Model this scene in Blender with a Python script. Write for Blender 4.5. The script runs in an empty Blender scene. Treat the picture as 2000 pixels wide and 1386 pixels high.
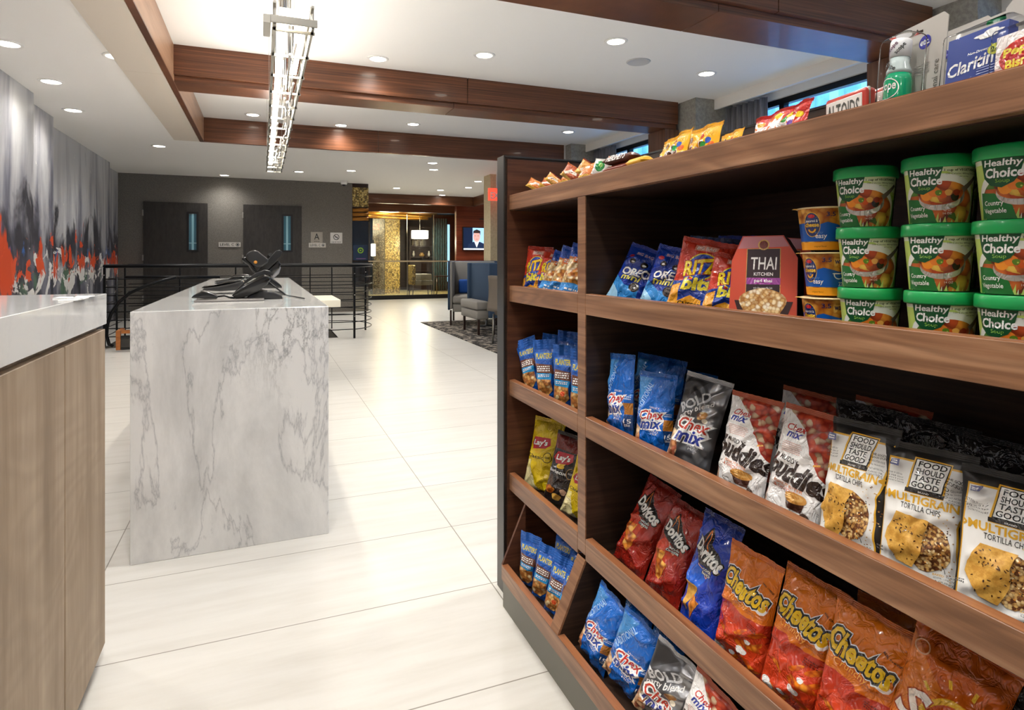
import bpy, bmesh, math, random
import numpy as np
from mathutils import Vector, Matrix, noise
random.seed(7)
C = bpy.context.scene.collection
SC = bpy.context.scene
# ---------------------------------------------------------------- camera, world, exposure
F_PX, YAW, HORIZON, EYE = 1200.0, math.radians(22.13), 504.0, 1.2
cam_d = bpy.data.cameras.new('camera'); cam = bpy.data.objects.new('camera', cam_d); C.objects.link(cam)
cam_d.sensor_width = 36; cam_d.lens = F_PX/2000*36
cam_d.shift_y = -(693-HORIZON)/2000.0
cam_d.clip_start = 0.02; cam_d.clip_end = 200
cam.location = (0, 0, EYE); cam.rotation_euler = (math.pi/2, 0, -YAW)
SC.camera = cam
SC.view_settings.view_transform = 'Standard'; SC.view_settings.look = 'None'
SC.view_settings.gamma = 1; SC.view_settings.exposure = 0.44
SC.view_settings.use_curve_mapping = False
world = bpy.data.worlds.new('world'); SC.world = world; world.use_nodes = True
bgn = world.node_tree.nodes['Background']
bgn.inputs[0].default_value = (0.25, 0.52, 0.9, 1); bgn.inputs[1].default_value = 5.0
LAMP = 23.0          # watts of every ceiling downlight

s_, c_ = math.sin(YAW), math.cos(YAW)
def at(x, y, X=None, Y=None, Z=None):
    """world point seen at photo pixel (x,y) on a plane of the room"""
    a = (x-1000)/F_PX; b = (HORIZON-y)/F_PX
    r = Vector((s_+a*c_, c_-a*s_, b))
    t = X/r.x if X is not None else Y/r.y if Y is not None else (Z-EYE)/r.z
    return Vector((0, 0, EYE)) + r*t

# ---------------------------------------------------------------- materials
def lin(h):
    if not isinstance(h, str): return tuple(h)+((1,) if len(h) == 3 else ())
    h = h.lstrip('#'); v = [int(h[i:i+2], 16)/255 for i in (0, 2, 4)]
    return tuple(c/12.92 if c <= .04045 else ((c+.055)/1.055)**2.4 for c in v)+(1,)
MATS = {}
def mat(name, col='#888888', rough=.5, metal=0., coat=0., emit=0., trans=0., ior=1.45, spec=.5, alpha=1.):
    if name in MATS: return MATS[name]
    m = bpy.data.materials.new(name); m.use_nodes = True; MATS[name] = m
    b = m.node_tree.nodes['Principled BSDF']
    c = lin(col)
    b.inputs['Base Color'].default_value = c; b.inputs['Roughness'].default_value = rough
    b.inputs['Metallic'].default_value = metal; b.inputs['Coat Weight'].default_value = coat
    b.inputs['Coat Roughness'].default_value = .05
    b.inputs['Specular IOR Level'].default_value = spec
    b.inputs['Transmission Weight'].default_value = trans; b.inputs['IOR'].default_value = ior
    b.inputs['Alpha'].default_value = alpha
    if emit:
        b.inputs['Emission Color'].default_value = c; b.inputs['Emission Strength'].default_value = emit
    m.diffuse_color = c
    return m
def nodes(m):
    nt = m.node_tree; return nt, nt.nodes, nt.links, nt.nodes['Principled BSDF']
def ramp(nt, stops, interp='LINEAR'):
    r = nt.nodes.new('ShaderNodeValToRGB'); e = r.color_ramp.elements; r.color_ramp.interpolation = interp
    while len(e) < len(stops): e.new(.5)
    for k, (p, c) in enumerate(stops): e[k].position = p; e[k].color = lin(c)
    return r
def coords(nt, scale=(1, 1, 1), loc=(0, 0, 0), rot=(0, 0, 0)):
    tc = nt.nodes.new('ShaderNodeTexCoord'); mp = nt.nodes.new('ShaderNodeMapping')
    mp.inputs['Scale'].default_value = scale; mp.inputs['Location'].default_value = loc
    mp.inputs['Rotation'].default_value = rot
    nt.links.new(tc.outputs['Object'], mp.inputs['Vector']); return mp
def noise_n(nt, mp, scale=5, detail=5, rough=.5, dist=0.):
    n = nt.nodes.new('ShaderNodeTexNoise'); n.inputs['Scale'].default_value = scale
    n.inputs['Detail'].default_value = detail; n.inputs['Roughness'].default_value = rough
    n.inputs['Distortion'].default_value = dist
    nt.links.new(mp.outputs[0], n.inputs['Vector']); return n
def mixc(nt, fac, a, b, mode='MIX'):
    mx = nt.nodes.new('ShaderNodeMix'); mx.data_type = 'RGBA'; mx.blend_type = mode
    for s, v in ((0, fac), (6, a), (7, b)):
        if isinstance(v, (int, float)): mx.inputs[s].default_value = v
        elif isinstance(v, (str, tuple)): mx.inputs[s].default_value = lin(v)
        else: nt.links.new(v, mx.inputs[s])
    return mx.outputs[2]
def bump(nt, b, h, strength=.1, dist=.01):
    bp = nt.nodes.new('ShaderNodeBump'); bp.inputs['Strength'].default_value = strength
    bp.inputs['Distance'].default_value = dist
    nt.links.new(h, bp.inputs['Height']); nt.links.new(bp.outputs[0], b.inputs['Normal'])
def math_n(nt, op, a, b=None, c=None):
    n = nt.nodes.new('ShaderNodeMath'); n.operation = op
    for k, v in enumerate((a, b, c)):
        if v is None: continue
        if isinstance(v, (int, float)): n.inputs[k].default_value = v
        else: nt.links.new(v, n.inputs[k])
    return n.outputs[0]
def wood(name, cols, stretch, rough=.4, figure=None, coat=0., fig_amt=.5):
    """stretch: scale of the grain noise per axis; cols: dark, mid, light"""
    m = mat(name, cols[1], rough, coat=coat); nt, N, L, b = nodes(m)
    mp = coords(nt, stretch)
    n1 = noise_n(nt, mp, 1, 8, .62, .25)
    r = ramp(nt, [(.28, cols[0]), (.5, cols[1]), (.72, cols[2])]); L.new(n1.outputs[0], r.inputs[0])
    out = r.outputs[0]
    if figure:
        mp2 = coords(nt, figure); n2 = noise_n(nt, mp2, 1, 2, .45, 1.2)
        w = math_n(nt, 'SINE', math_n(nt, 'MULTIPLY', n2.outputs[0], 55))
        w = math_n(nt, 'MULTIPLY_ADD', w, .5, .5)
        out = mixc(nt, math_n(nt, 'MULTIPLY', w, fig_amt), out, cols[0])
    L.new(out, b.inputs['Base Color'])
    bump(nt, b, n1.outputs[0], .12, .002)
    return m
def vor(name, cols, scale, rough=.4, coat=.3, edge=None):
    """printed picture of many small pieces (nuts, seeds, cereal)"""
    m = mat(name, cols[0], rough, coat=coat); nt, N, L, b = nodes(m)
    mp = coords(nt); n = noise_n(nt, mp, scale*1.3, 2)
    vv = nt.nodes.new('ShaderNodeTexVoronoi'); vv.inputs['Scale'].default_value = scale
    vv.inputs['Randomness'].default_value = 1
    mx = nt.nodes.new('ShaderNodeVectorMath'); mx.operation = 'MULTIPLY_ADD'
    L.new(n.outputs['Color'], mx.inputs[0]); mx.inputs[1].default_value = (.3/scale,)*3; L.new(mp.outputs[0], mx.inputs[2])
    L.new(mx.outputs[0], vv.inputs['Vector'])
    sep = nt.nodes.new('ShaderNodeSeparateColor'); L.new(vv.outputs['Color'], sep.inputs[0])
    k = len(cols); r = ramp(nt, [((i)/k, cc) for i, cc in enumerate(cols)], 'CONSTANT'); L.new(sep.outputs[0], r.inputs[0])
    e = ramp(nt, [(.35, (1, 1, 1)), (.8, lin(edge)[:3] if edge else (.35, .25, .18))])
    d = math_n(nt, 'MULTIPLY', vv.outputs['Distance'], 1.1); L.new(d, e.inputs[0])
    L.new(mixc(nt, .85, r.outputs[0], e.outputs[0], 'MULTIPLY'), b.inputs['Base Color'])
    return m
M = {}
M['walnut'] = wood('walnut_veneer', ['#64442f', '#8f6649', '#ab8262'], (22, 1.6, 55), .36, (3.2, .9, 9), .05, .5)
M['walnut_shade'] = wood('walnut_bay_shade', ['#1f150f', '#33241b', '#443127'], (3, 3, 90), .42)  # darker copy of the walnut, shade of the shelf bays put into its colour
M['walnut_top'] = wood('walnut_edge', ['#6e4028', '#96603e', '#ad7650'], (30, 2, 30), .3, None, .05)
M['beam'] = wood('striped_walnut', ['#3b2214', '#643c26', '#855437'], (.9, .9, 60), .34, None, .12)
M['beam_long'] = wood('walnut_fascia', ['#8f684e', '#ad8668', '#c09b7e'], (8, .6, 8), .35)  # pale tan of the lamplight put into the wood colour
M['pillar'] = wood('walnut_pillar', ['#54382a', '#6f4e3c', '#84604a'], (40, 40, 1.2), .4)
M['red_wood'] = wood('red_walnut', ['#4e1d0e', '#7a3620', '#93482c'], (.7, .7, 45), .35, None, .1)
M['dark_wood'] = wood('dark_walnut', ['#1f120c', '#33201a', '#452c20'], (.7, .7, 20), .4)
M['oak'] = wood('rough_sawn_oak', ['#86715a', '#a28c73', '#b5a189'], (14, 14, 1.3), .55, (.8, 1.2, 2.6), 0, .22)
M['board'] = mat('cream_board', '#d9cec0', .5)
M['black'] = mat('black_plastic', '#1b1b1c', .38)
M['rail'] = mat('black_steel', '#17181a', .35, .6)
M['steel'] = mat('brushed_steel', '#a7a49c', .3, .9)
M['dsteel'] = mat('dark_bronze', '#54524f', .35, .8)
M['white'] = mat('white_paint', '#e9e7e3', .6)
M['plaster'] = mat('ceiling_plaster', '#f3f1ed', .8)
M['kick'] = mat('kick_grey', '#6d6a60', .4)
M['grey_fab'] = mat('grey_upholstery', '#8d8983', .85)
M['navy_fab'] = mat('navy_upholstery', '#33475f', .85)
M['blue_fab'] = mat('blue_cushion', '#1c4f9e', .8)
M['led'] = mat('led_diffuser', '#fff6e6', .5, emit=14)
M['ledbar'] = mat('led_bar', '#fff4df', .5, emit=7)
M['glass'] = mat('clear_glass', '#ffffff', .02, trans=1., ior=1.45)
M['pane'] = mat('thin_glass', '#dfeeee', .03)
_nt = M['pane'].node_tree; _o = _nt.nodes['Material Output']; _mx = _nt.nodes.new('ShaderNodeMixShader'); _tr = _nt.nodes.new('ShaderNodeBsdfTransparent'); _gl = _nt.nodes.new('ShaderNodeBsdfGlossy')
_gl.inputs['Roughness'].default_value = .02; _mx.inputs[0].default_value = .10; _tr.inputs[0].default_value = (.93, .97, .96, 1)
_nt.links.new(_tr.outputs[0], _mx.inputs[1]); _nt.links.new(_gl.outputs[0], _mx.inputs[2]); _nt.links.new(_mx.outputs[0], _o.inputs['Surface'])
M['winframe'] = mat('window_frame_black', '#15171a', .35, .3)
def fabric(m, sc=300, st=.3):
    nt, N, L, b = nodes(m); mp = coords(nt); n = noise_n(nt, mp, sc, 3)
    bump(nt, b, n.outputs[0], st, .003)
for k in ('grey_fab', 'navy_fab', 'blue_fab'): fabric(M[k])
def marble():
    m = mat('white_marble', '#dcdad6', .14, coat=.3); nt, N, L, b = nodes(m)
    mp = coords(nt, (1, 1, .38), rot=(0, .22, 0))
    a = noise_n(nt, mp, 2.4, 8, .6, .35)
    v = math_n(nt, 'ABSOLUTE', math_n(nt, 'SUBTRACT', a.outputs[0], .5))
    r = ramp(nt, [(0, '#b9b9ba'), (.004, '#d0cfce'), (.012, '#dfdedc'), (.3, '#e4e3e1')]); L.new(v, r.inputs[0])
    c = noise_n(nt, mp, 2.6, 8, .68, .3); rc = ramp(nt, [(.3, '#c6c7c8'), (.56, '#ffffff')]); L.new(c.outputs[0], rc.inputs[0])
    d = noise_n(nt, mp, 6, 10, .72, .5); v2 = math_n(nt, 'ABSOLUTE', math_n(nt, 'SUBTRACT', d.outputs[0], .52))
    rd = ramp(nt, [(0, '#8a8a8c'), (.01, '#dedede'), (.03, '#ffffff')]); L.new(v2, rd.inputs[0])
    o = mixc(nt, .75, r.outputs[0], rc.outputs[0], 'MULTIPLY')
    gate = noise_n(nt, mp, 1.3, 2); rg = ramp(nt, [(.52, '#000000'), (.66, '#ffffff')]); L.new(gate.outputs[0], rg.inputs[0])
    g2 = math_n(nt, 'MULTIPLY', rg.outputs[0], .8)
    L.new(mixc(nt, g2, o, rd.outputs[0], 'MULTIPLY'), b.inputs['Base Color']); return m
M['marble'] = marble()
def marble2():
    m = mat('quartz_top', '#dcdbd8', .1, coat=.3); nt, N, L, b = nodes(m)
    mp = coords(nt, (1, 1, 1)); a = noise_n(nt, mp, 5, 9, .65, .8)
    r = ramp(nt, [(.3, '#b9bab9'), (.42, '#d3d2cf'), (.55, '#dddcd8')]); L.new(a.outputs[0], r.inputs[0])
    L.new(r.outputs[0], b.inputs['Base Color']); return m
M['quartz'] = marble2()
def floor_m():
    m = mat('floor_tile', '#dedbd4', .28); nt, N, L, b = nodes(m)
    mp = coords(nt, loc=(.56, -1.615, 0))
    br = nt.nodes.new('ShaderNodeTexBrick'); br.offset = 0; br.squash = 1
    L.new(mp.outputs[0], br.inputs['Vector'])
    for k, v in (('Scale', 1), ('Mortar Size', .0024), ('Mortar Smooth', .3), ('Bias', 0), ('Brick Width', 1.345), ('Row Height', .517)):
        br.inputs[k].default_value = v
    br.inputs['Color1'].default_value = lin('#d6d3cc'); br.inputs['Color2'].default_value = lin('#d2cfc8')
    br.inputs['Mortar'].default_value = lin('#8a8479')
    mp2 = coords(nt, (1, 7, 1)); n = noise_n(nt, mp2, 2, 7, .6)
    r = ramp(nt, [(.3, '#eceae6'), (.6, '#ffffff')]); L.new(n.outputs[0], r.inputs[0])
    L.new(mixc(nt, .7, br.outputs[0], r.outputs[0], 'MULTIPLY'), b.inputs['Base Color'])
    rr = nt.nodes.new('ShaderNodeMapRange'); rr.inputs[3].default_value = .22; rr.inputs[4].default_value = .42
    L.new(n.outputs[0], rr.inputs[0]); L.new(rr.outputs[0], b.inputs['Roughness']); return m
M['floor'] = floor_m()
def speck(name, c0, c1, sc, rough=.7, thr=(.4, .6), stretch=(1, 1, 1)):
    m = mat(name, c0, rough); nt, N, L, b = nodes(m); mp = coords(nt, stretch); n = noise_n(nt, mp, sc, 6, .7)
    r = ramp(nt, [(thr[0], c0), (thr[1], c1)]); L.new(n.outputs[0], r.inputs[0]); L.new(r.outputs[0], b.inputs['Base Color'])
    bump(nt, b, n.outputs[0], .15, .003); return m
M['wallgrey'] = speck('grey_wallcovering', '#68645d', '#7b766e', 60, .75)
M['concrete'] = speck('grey_plaster', '#8f8d87', '#a5a39c', 25, .8)
M['door'] = speck('charcoal_door', '#2f2c29', '#3a3633', 18, .5, stretch=(1, 1, .3))
M['rug'] = speck('rug_pattern', '#1d1815', '#9b9184', 9, .9, (.5, .56))
M['mosaic'] = vor('gold_mosaic', ['#b39a52', '#8d7a42', '#d6c27c', '#6f6236', '#c9b063'], 28, .3, .2)
M['mosaicg'] = vor('grey_mosaic', ['#77705e', '#5c574b', '#948b74', '#49463e'], 28, .3, .2)
M['curtain'] = speck('teal_curtain', '#1d3236', '#4f7474', 9, .8, (.4, .6), (8, 8, 1))
M['drape'] = speck('grey_drape', '#77767a', '#94939a', 3, .85, stretch=(20, 20, 1))
def mural():
    m = mat('abstract_mural', '#999999', .45); nt, N, L, b = nodes(m)
    tc = nt.nodes.new('ShaderNodeTexCoord'); sx = nt.nodes.new('ShaderNodeSeparateXYZ'); L.new(tc.outputs['Object'], sx.inputs[0])
    Z = sx.outputs[2]
    mpv = coords(nt, (3, 1.6, .28)); nv = noise_n(nt, mpv, 1.4, 7, .62, .4)
    base = ramp(nt, [(.3, '#33343c'), (.42, '#6c6c78'), (.52, '#a09fa3'), (.66, '#c4c3c2')]); 
    # greyer and darker brush strokes toward the lower half
    dz = math_n(nt, 'MULTIPLY_ADD', Z, .12, -.2); L.new(math_n(nt, 'ADD', nv.outputs[0], dz), base.inputs[0])
    def mask(scale, loc, z0, z1, t0, t1, sharp=.03, dist=1.):
        mp = coords(nt, scale, loc); n = noise_n(nt, mp, 1.6, 5, .6, dist)
        band = ramp(nt, [(0, '#000000'), (z0, '#000000'), ((z0+z1)/2, '#ffffff'), (z1, '#000000')])
        L.new(math_n(nt, 'DIVIDE', Z, 3), band.inputs[0])
        v = math_n(nt, 'MULTIPLY_ADD', band.outputs[0], .22, n.outputs[0])
        r = ramp(nt, [(t0, '#000000'), (t1, '#ffffff')]); L.new(v, r.inputs[0]); return r.outputs[0]
    o = base.outputs[0]
    o = mixc(nt, mask((3, .8, .4), (3, 1, 0), .15, .75, .66, .74), o, '#3a3940')
    o = mixc(nt, mask((4, 1.5, .9), (9, 4, 2), .3, .55, .78, .84), o, '#3a68a8')
    o = mixc(nt, mask((4, 1.1, .9), (5, 8, 1), .1, .5, .76, .82), o, '#56705c')
    o = mixc(nt, mask((4, 1.4, 1.8), (1, 3, 5), .16, .5, .69, .72), o, '#d6d3cd')
    o = mixc(nt, mask((3, 1.0, .6), (7, 2.6, 3), .10, .66, .745, .765), o, '#cf4a22')
    o = mixc(nt, mask((4, 2.6, 2.0), (2, 5.2, 1), .26, .5, .735, .75), o, '#d9532c')
    L.new(o, b.inputs['Base Color']); bump(nt, b, nv.outputs[0], .2, .01); return m
M['mural'] = mural()
# ---------------------------------------------------------------- mesh helpers
class MB:
    def __init__(s): s.bm = bmesh.new(); s.mats = []
    def mi(s, m):
        if isinstance(m, str): m = M[m]
        if m not in s.mats: s.mats.append(m)
        return s.mats.index(m)
    def _fin(s, vs, m, smooth=False):
        i = s.mi(m); fs = set()
        for v in vs: fs.update(v.link_faces)
        for f in fs: f.material_index = i; f.smooth = smooth
    def box(s, x0, x1, y0, y1, z0, z1, m, bev=0., rot=None, seg=1):
        b2 = bmesh.new(); r = bmesh.ops.create_cube(b2, size=1)
        S = Matrix.Diagonal((abs(x1-x0), abs(y1-y0), abs(z1-z0), 1))
        bmesh.ops.transform(b2, matrix=S, verts=b2.verts)
        if bev: bmesh.ops.bevel(b2, geom=b2.edges[:], offset=bev, segments=seg, affect='EDGES', profile=.5)
        T = Matrix.Translation(((x0+x1)/2, (y0+y1)/2, (z0+z1)/2))
        bmesh.ops.transform(b2, matrix=T@(rot.to_4x4() if rot else Matrix()), verts=b2.verts)
        s.join(b2, m, bev > 0 and seg > 1); return s
    def join(s, b2, m, smooth=False, mtx=None):
        i = s.mi(m); mp = {}
        for v in b2.verts: mp[v] = s.bm.verts.new(mtx@v.co if mtx else v.co)
        for f in b2.faces:
            try: g = s.bm.faces.new([mp[v] for v in f.verts])
            except ValueError: continue
            g.material_index = i; g.smooth = smooth
        b2.free()
    def prism(s, pts, lo, hi, axis, m, smooth=False):
        """polygon pts (2D) extruded along axis from lo to hi"""
        def P(a, b, t): return {'x': (t, a, b), 'y': (a, t, b), 'z': (a, b, t)}[axis]
        n = len(pts); A = [s.bm.verts.new(P(*p, lo)) for p in pts]; B = [s.bm.verts.new(P(*p, hi)) for p in pts]
        i = s.mi(m); F = []
        F.append(s.bm.faces.new(A)); F.append(s.bm.faces.new(B[::-1]))
        for k in range(n): F.append(s.bm.faces.new((A[k], B[k], B[(k+1) % n], A[(k+1) % n])))
        for f in F: f.material_index = i
        for f in F[2:]: f.smooth = smooth
        bmesh.ops.recalc_face_normals(s.bm, faces=F); return s
    def tube(s, pts, r, m, seg=10, closed=False, rx=None):
        pts = [Vector(p) for p in pts]; n = len(pts); i = s.mi(m); rings = []
        up = Vector((0, 0, 1)); prev = None
        for k, p in enumerate(pts):
            a = pts[(k-1) % n] if (k or closed) else p; b = pts[(k+1) % n] if (k < n-1 or closed) else p
            t = (b-a).normalized()
            if prev is None:
                q = t.orthogonal().normalized()
                if abs(t.z) < .9: q = t.cross(up).normalized()
            else: q = (prev-t*prev.dot(t)).normalized()
            prev = q; w = t.cross(q)
            rr = r[k] if isinstance(r, (list, tuple)) else r
            rings.append([s.bm.verts.new(p+q*math.cos(2*math.pi*j/seg)*rr+w*math.sin(2*math.pi*j/seg)*(rr*(rx or 1))) for j in range(seg)])
        F = []
        for k in range(n if closed else n-1):
            A = rings[k]; B = rings[(k+1) % n]
            for j in range(seg): f = s.bm.faces.new((A[j], A[(j+1) % seg], B[(j+1) % seg], B[j])); f.smooth = True; F.append(f)
        if not closed:
            F.append(s.bm.faces.new(rings[0][::-1])); F.append(s.bm.faces.new(rings[-1]))
        for f in F: f.material_index = i
        bmesh.ops.recalc_face_normals(s.bm, faces=F); return s
    def lathe(s, prof, m, c=(0, 0, 0), seg=32, ax='z'):
        i = s.mi(m); R = []; F = []
        for r, z in prof:
            ring = []
            for j in range(seg):
                a = 2*math.pi*j/seg; p = Vector((math.cos(a)*r, math.sin(a)*r, z))
                if ax == 'y': p = Vector((p.x, p.z, p.y))
                if ax == 'x': p = Vector((p.z, p.x, p.y))
                ring.append(s.bm.verts.new(p+Vector(c)))
            R.append(ring)
        for A, B in zip(R, R[1:]):
            for j in range(seg): f = s.bm.faces.new((A[j], A[(j+1) % seg], B[(j+1) % seg], B[j])); f.smooth = True; F.append(f)
        F.append(s.bm.faces.new(R[0][::-1])); F.append(s.bm.faces.new(R[-1]))
        for f in F: f.material_index = i
        bmesh.ops.recalc_face_normals(s.bm, faces=F); return s
    def quad(s, a, b, c, d, m):
        f = s.bm.faces.new([s.bm.verts.new(p) for p in (a, b, c, d)]); f.material_index = s.mi(m); return s
    def grid(s, fn, nu, nv, m, smooth=True):
        V = [[s.bm.verts.new(fn(i/nu, j/nv)) for j in range(nv+1)] for i in range(nu+1)]; k = s.mi(m)
        for i in range(nu):
            for j in range(nv):
                f = s.bm.faces.new((V[i][j], V[i+1][j], V[i+1][j+1], V[i][j+1])); f.material_index = k; f.smooth = smooth
        return s
MW = {}
def tag(o, label=None, cat=None, group=None, kind=None):
    for k, v in (('label', label), ('category', cat), ('group', group), ('kind', kind)):
        if v: o[k] = v
    return o
def build(name, mb, parent=None, label=None, cat=None, group=None, kind=None, local=False, loc=None, sharp=40):
    me = bpy.data.meshes.new(name)
    bmesh.ops.remove_doubles(mb.bm, verts=mb.bm.verts, dist=1e-6) if False else None
    mb.bm.to_mesh(me); mb.bm.free()
    for m in mb.mats: me.materials.append(m)
    o = bpy.data.objects.new(name, me); C.objects.link(o)
    W = Matrix()
    if parent: o.parent = parent; W = MW[parent.name]
    if loc is not None:
        o.location = loc; W = W@Matrix.Translation(loc)
    if not local: me.transform(W.inverted())
    MW[o.name] = W
    return tag(o, label, cat, group, kind)
def thing(name, label, cat, loc=(0, 0, 0), rotz=0, group=None):
    o = bpy.data.objects.new(name, None); C.objects.link(o); o.location = loc; o.rotation_euler = (0, 0, rotz)
    o.empty_display_size = .05
    MW[o.name] = Matrix.Translation(loc)@Matrix.Rotation(rotz, 4, 'Z')
    return tag(o, label, cat, group)
def struct(name, mb): return build(name, mb, kind='structure')
def dup(root, loc=None, rotz=None, label=None, mtx=None):
    r = root.copy(); C.objects.link(r)
    if mtx is not None: r.matrix_world = mtx
    if loc is not None: r.location = loc
    if rotz is not None: r.rotation_euler = (0, 0, rotz)
    if label: r['label'] = label
    for ch in list(root.children):
        c = ch.copy(); C.objects.link(c); c.parent = r
        for g in list(ch.children):
            d = g.copy(); C.objects.link(d); d.parent = c
    return r
def box1(*a, **k): return MB().box(*a, **k)

# ---------------------------------------------------------------- room
Z1, Z2 = 2.89, 3.235
RX0, RX1, RY1 = -.83, 5.07, 9.9           # ceiling recess
mb = MB()
HX0, HX1, HY0, HY1 = -1.95, 1.05, 9.62, 10.85   # stair opening
for (a, b, c, d) in ((-3.2, 9, -4, HY0), (-3.2, HX0, HY0, HY1), (HX1, 9, HY0, HY1), (-3.2, 9, HY1, 24)):
    mb.quad((a, c, 0), (b, c, 0), (b, d, 0), (a, d, 0), 'floor')
struct('floor', mb)
mb = MB()
mb.box(HX0-.02, HX0, HY0, HY1, -2.6, 0, 'kick'); mb.box(HX1, HX1+.02, HY0, HY1, -2.6, 0, 'kick')
mb.box(HX0, HX1, HY0-.02, HY0, -2.6, 0, 'kick'); mb.box(HX0, HX1, HY1, HY1+.02, -2.6, 0, 'kick')
mb.box(HX0, HX1, HY0, HY1, -2.62, -2.6, 'concrete')
struct('trim_1', mb)
mb = MB()
for (a, b, c, d) in ((-3.2, RX0, -4, 24), (RX0, 9, RY1+.062, 17.6), (RX1+.9, 9, -4, RY1)):
    mb.box(a, b, c, d, Z1, Z1+.05, 'plaster')
mb.box(RX0-.05, RX1+.95, -4, RY1+.05, Z2, Z2+.05, 'plaster')
mb.box(RX0-.06, RX0-.01, -4, RY1, Z1+.05, Z2, 'plaster'); mb.box(RX0, RX1+.9, RY1+.03, RY1+.08, Z1+.05, Z2, 'plaster')
struct('ceiling', mb)
# walls
mb = MB()
for x, y0, y1 in ((-2.17, -4, 7.68), (-2.32, 7.68, 8.9), (-2.49, 8.9, 12.7), (-2.64, 12.7, 14.2)):
    mb.box(x-.2, x, y0, y1, 0, Z1-.0, 'mural')
struct('wall_left', mb)
mb = MB(); mb.box(-2.7, 1.88, 14.18, 14.4, 0, Z1, 'wallgrey'); mb.box(1.78, 1.88, 14.4, 17.9, 0, Z1, 'wallgrey')
struct('wall_back', mb)
mb = MB()
mb.box(-3.2, 9, -4.1, -4, 0, Z2, 'white'); struct('wall_front', mb)
mb = MB()
# window wall: sill, header and piers
WX = 5.68; WY = [(-3, -.4), (.2, 2.9), (4.05, 6.15), (7.35, 9.45)]
mb.box(WX, WX+.2, -4, 12.6, 0, 1.0, 'concrete'); mb.box(WX, WX+.2, -4, 12.6, 3.1, Z2, 'white')
ys = [-4]+[v for p in WY for v in p]+[12.6]
for k in range(0, len(ys), 2): mb.box(WX, WX+.2, ys[k], ys[k+1], 1, 3.1, 'concrete')
mb.box(WX, 9, 12.5, 12.6, 0, Z1, 'concrete'); mb.box(9, 9.1, 12.5, 24, 0, Z1, 'dark_wood')
struct('wall_right', mb)
mb = MB()
mb.box(5.06, 9, 16.6, 16.75, 0, Z1, 'red_wood'); struct('wall_lounge', mb)
# columns at the windows
mb = MB()
for y in (3.02, 6.33, 9.72): mb.box(5.085, 5.7, y, y+.78, 0, Z2, 'concrete')
struct('trim_2', mb)
# valance
mb = MB()
for a, b in ((-4, 3.02), (3.8, 6.33), (7.11, 9.72)):
    mb.box(5.378, 5.41, a, b, 3.105, Z2, 'white'); mb.box(5.41, 5.68, a, b, 3.19, 3.2, 'white')
struct('trim_3', mb)
# windows
for n, (a, b) in enumerate(WY):
    w = thing('window_%d' % (n+1), None, None, (WX+.08, (a+b)/2, 1)); w['kind'] = 'structure'
    f = MB(); t = .07; mid = a+(b-a)*.72
    for y0, y1 in ((a, a+t), (b-t, b), (mid-t/2, mid+t/2)): f.box(WX+.04, WX+.12, y0, y1, 1, 3.1, 'winframe')
    for y0, y1 in ((a+t, mid-t/2), (mid+t/2, b-t)):
        f.box(WX+.04, WX+.12, y0, y1, 1, 1.07, 'winframe'); f.box(WX+.04, WX+.12, y0, y1, 3.03, 3.1, 'winframe')
        f.box(WX+.05, WX+.11, y0, y1, 2.5, 2.55, 'winframe')
    build('window_frame', f, w)
    g = MB(); g.box(WX+.075, WX+.083, a+.03, b-.03, 1.03, 3.05, 'pane'); build('pane', g, w)
# building across the street
mb = MB(); fac = speck('facade_stone', '#7aa6cf', '#93bde0', 3, .8)  # blue of the daylight put into the facade and pier colours
mb.box(13, 14, -8, 22, -3, 14, fac)
for k in range(36): mb.box(12.8, 13, -8+k*.85, -7.75+k*.85, -3, 14, mat('facade_pier', '#a8cdea', .8), )
build('neighbouring_building', mb, label='pale blue-lit building with tall stone piers seen across the street through the windows', cat='building')
# wood beams: one per run
def beam(name, label, parts, loc):
    t = thing(name, label, 'beam', loc, group=None)
    for pn, mb in parts: build(pn, mb, t)
    return t
def run_boards(y0, y1, z0, z1, cuts, m):
    mb = MB(); xs = [RX0]+cuts+[RX1-.03]
    for a, b in zip(xs, xs[1:]): mb.box(a+.003, b-.003, y0, y1, z0, z1, m, bev=.002)
    return mb
beam('ceiling_beam', 'striped walnut beam crossing the ceiling nearest the camera at top right', [
    ('fascia', run_boards(3.33, 3.80, 2.95, Z2, [2.0, 3.4], 'beam')), ('soffit_board', run_boards(3.37, 3.77, Z1, 2.95, [2.9], 'beam'))], (0, 3.55, 2.89))
beam('ceiling_beam', 'striped walnut beam crossing the middle of the ceiling with a stepped underside', [
    ('fascia', run_boards(6.62, 7.08, 2.95, Z2, [2.15], 'beam')), ('soffit_board', run_boards(6.66, 7.03, Z1, 2.95, [2.0], 'beam'))], (0, 6.85, 2.89))
beam('ceiling_beam', 'striped walnut fascia closing the far end of the ceiling recess', [
    ('fascia', run_boards(9.9, 9.96, Z1-.005, Z2, [1.72], 'beam'))], (0, 9.93, 2.89))
mb = MB(); mb.box(RX0-.0, RX0+.05, -4, 9.898, Z1-.002, Z2-.001, 'beam_long', bev=.002)
mb2 = MB(); mb2.box(RX0-.0, RX0+.05, -4, 9.898, Z1-.014, Z1-.003, 'beam')
t = beam('ceiling_fascia', 'walnut fascia coloured as if lamplit, along the left side of the ceiling recess', [('fascia_board', mb), ('edge_strip', mb2)], (RX0, 4, Z1))
mb = MB()
for k, y in enumerate((-4, -1.4, 1.2, 3.8, 6.4, 9.0)): mb.box(-1.16, RX0-.004, y+.002, min(y+2.6, 9.9)-.002, Z1-.012, Z1, 'board', bev=.002)
struct('trim_4', mb)
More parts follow.
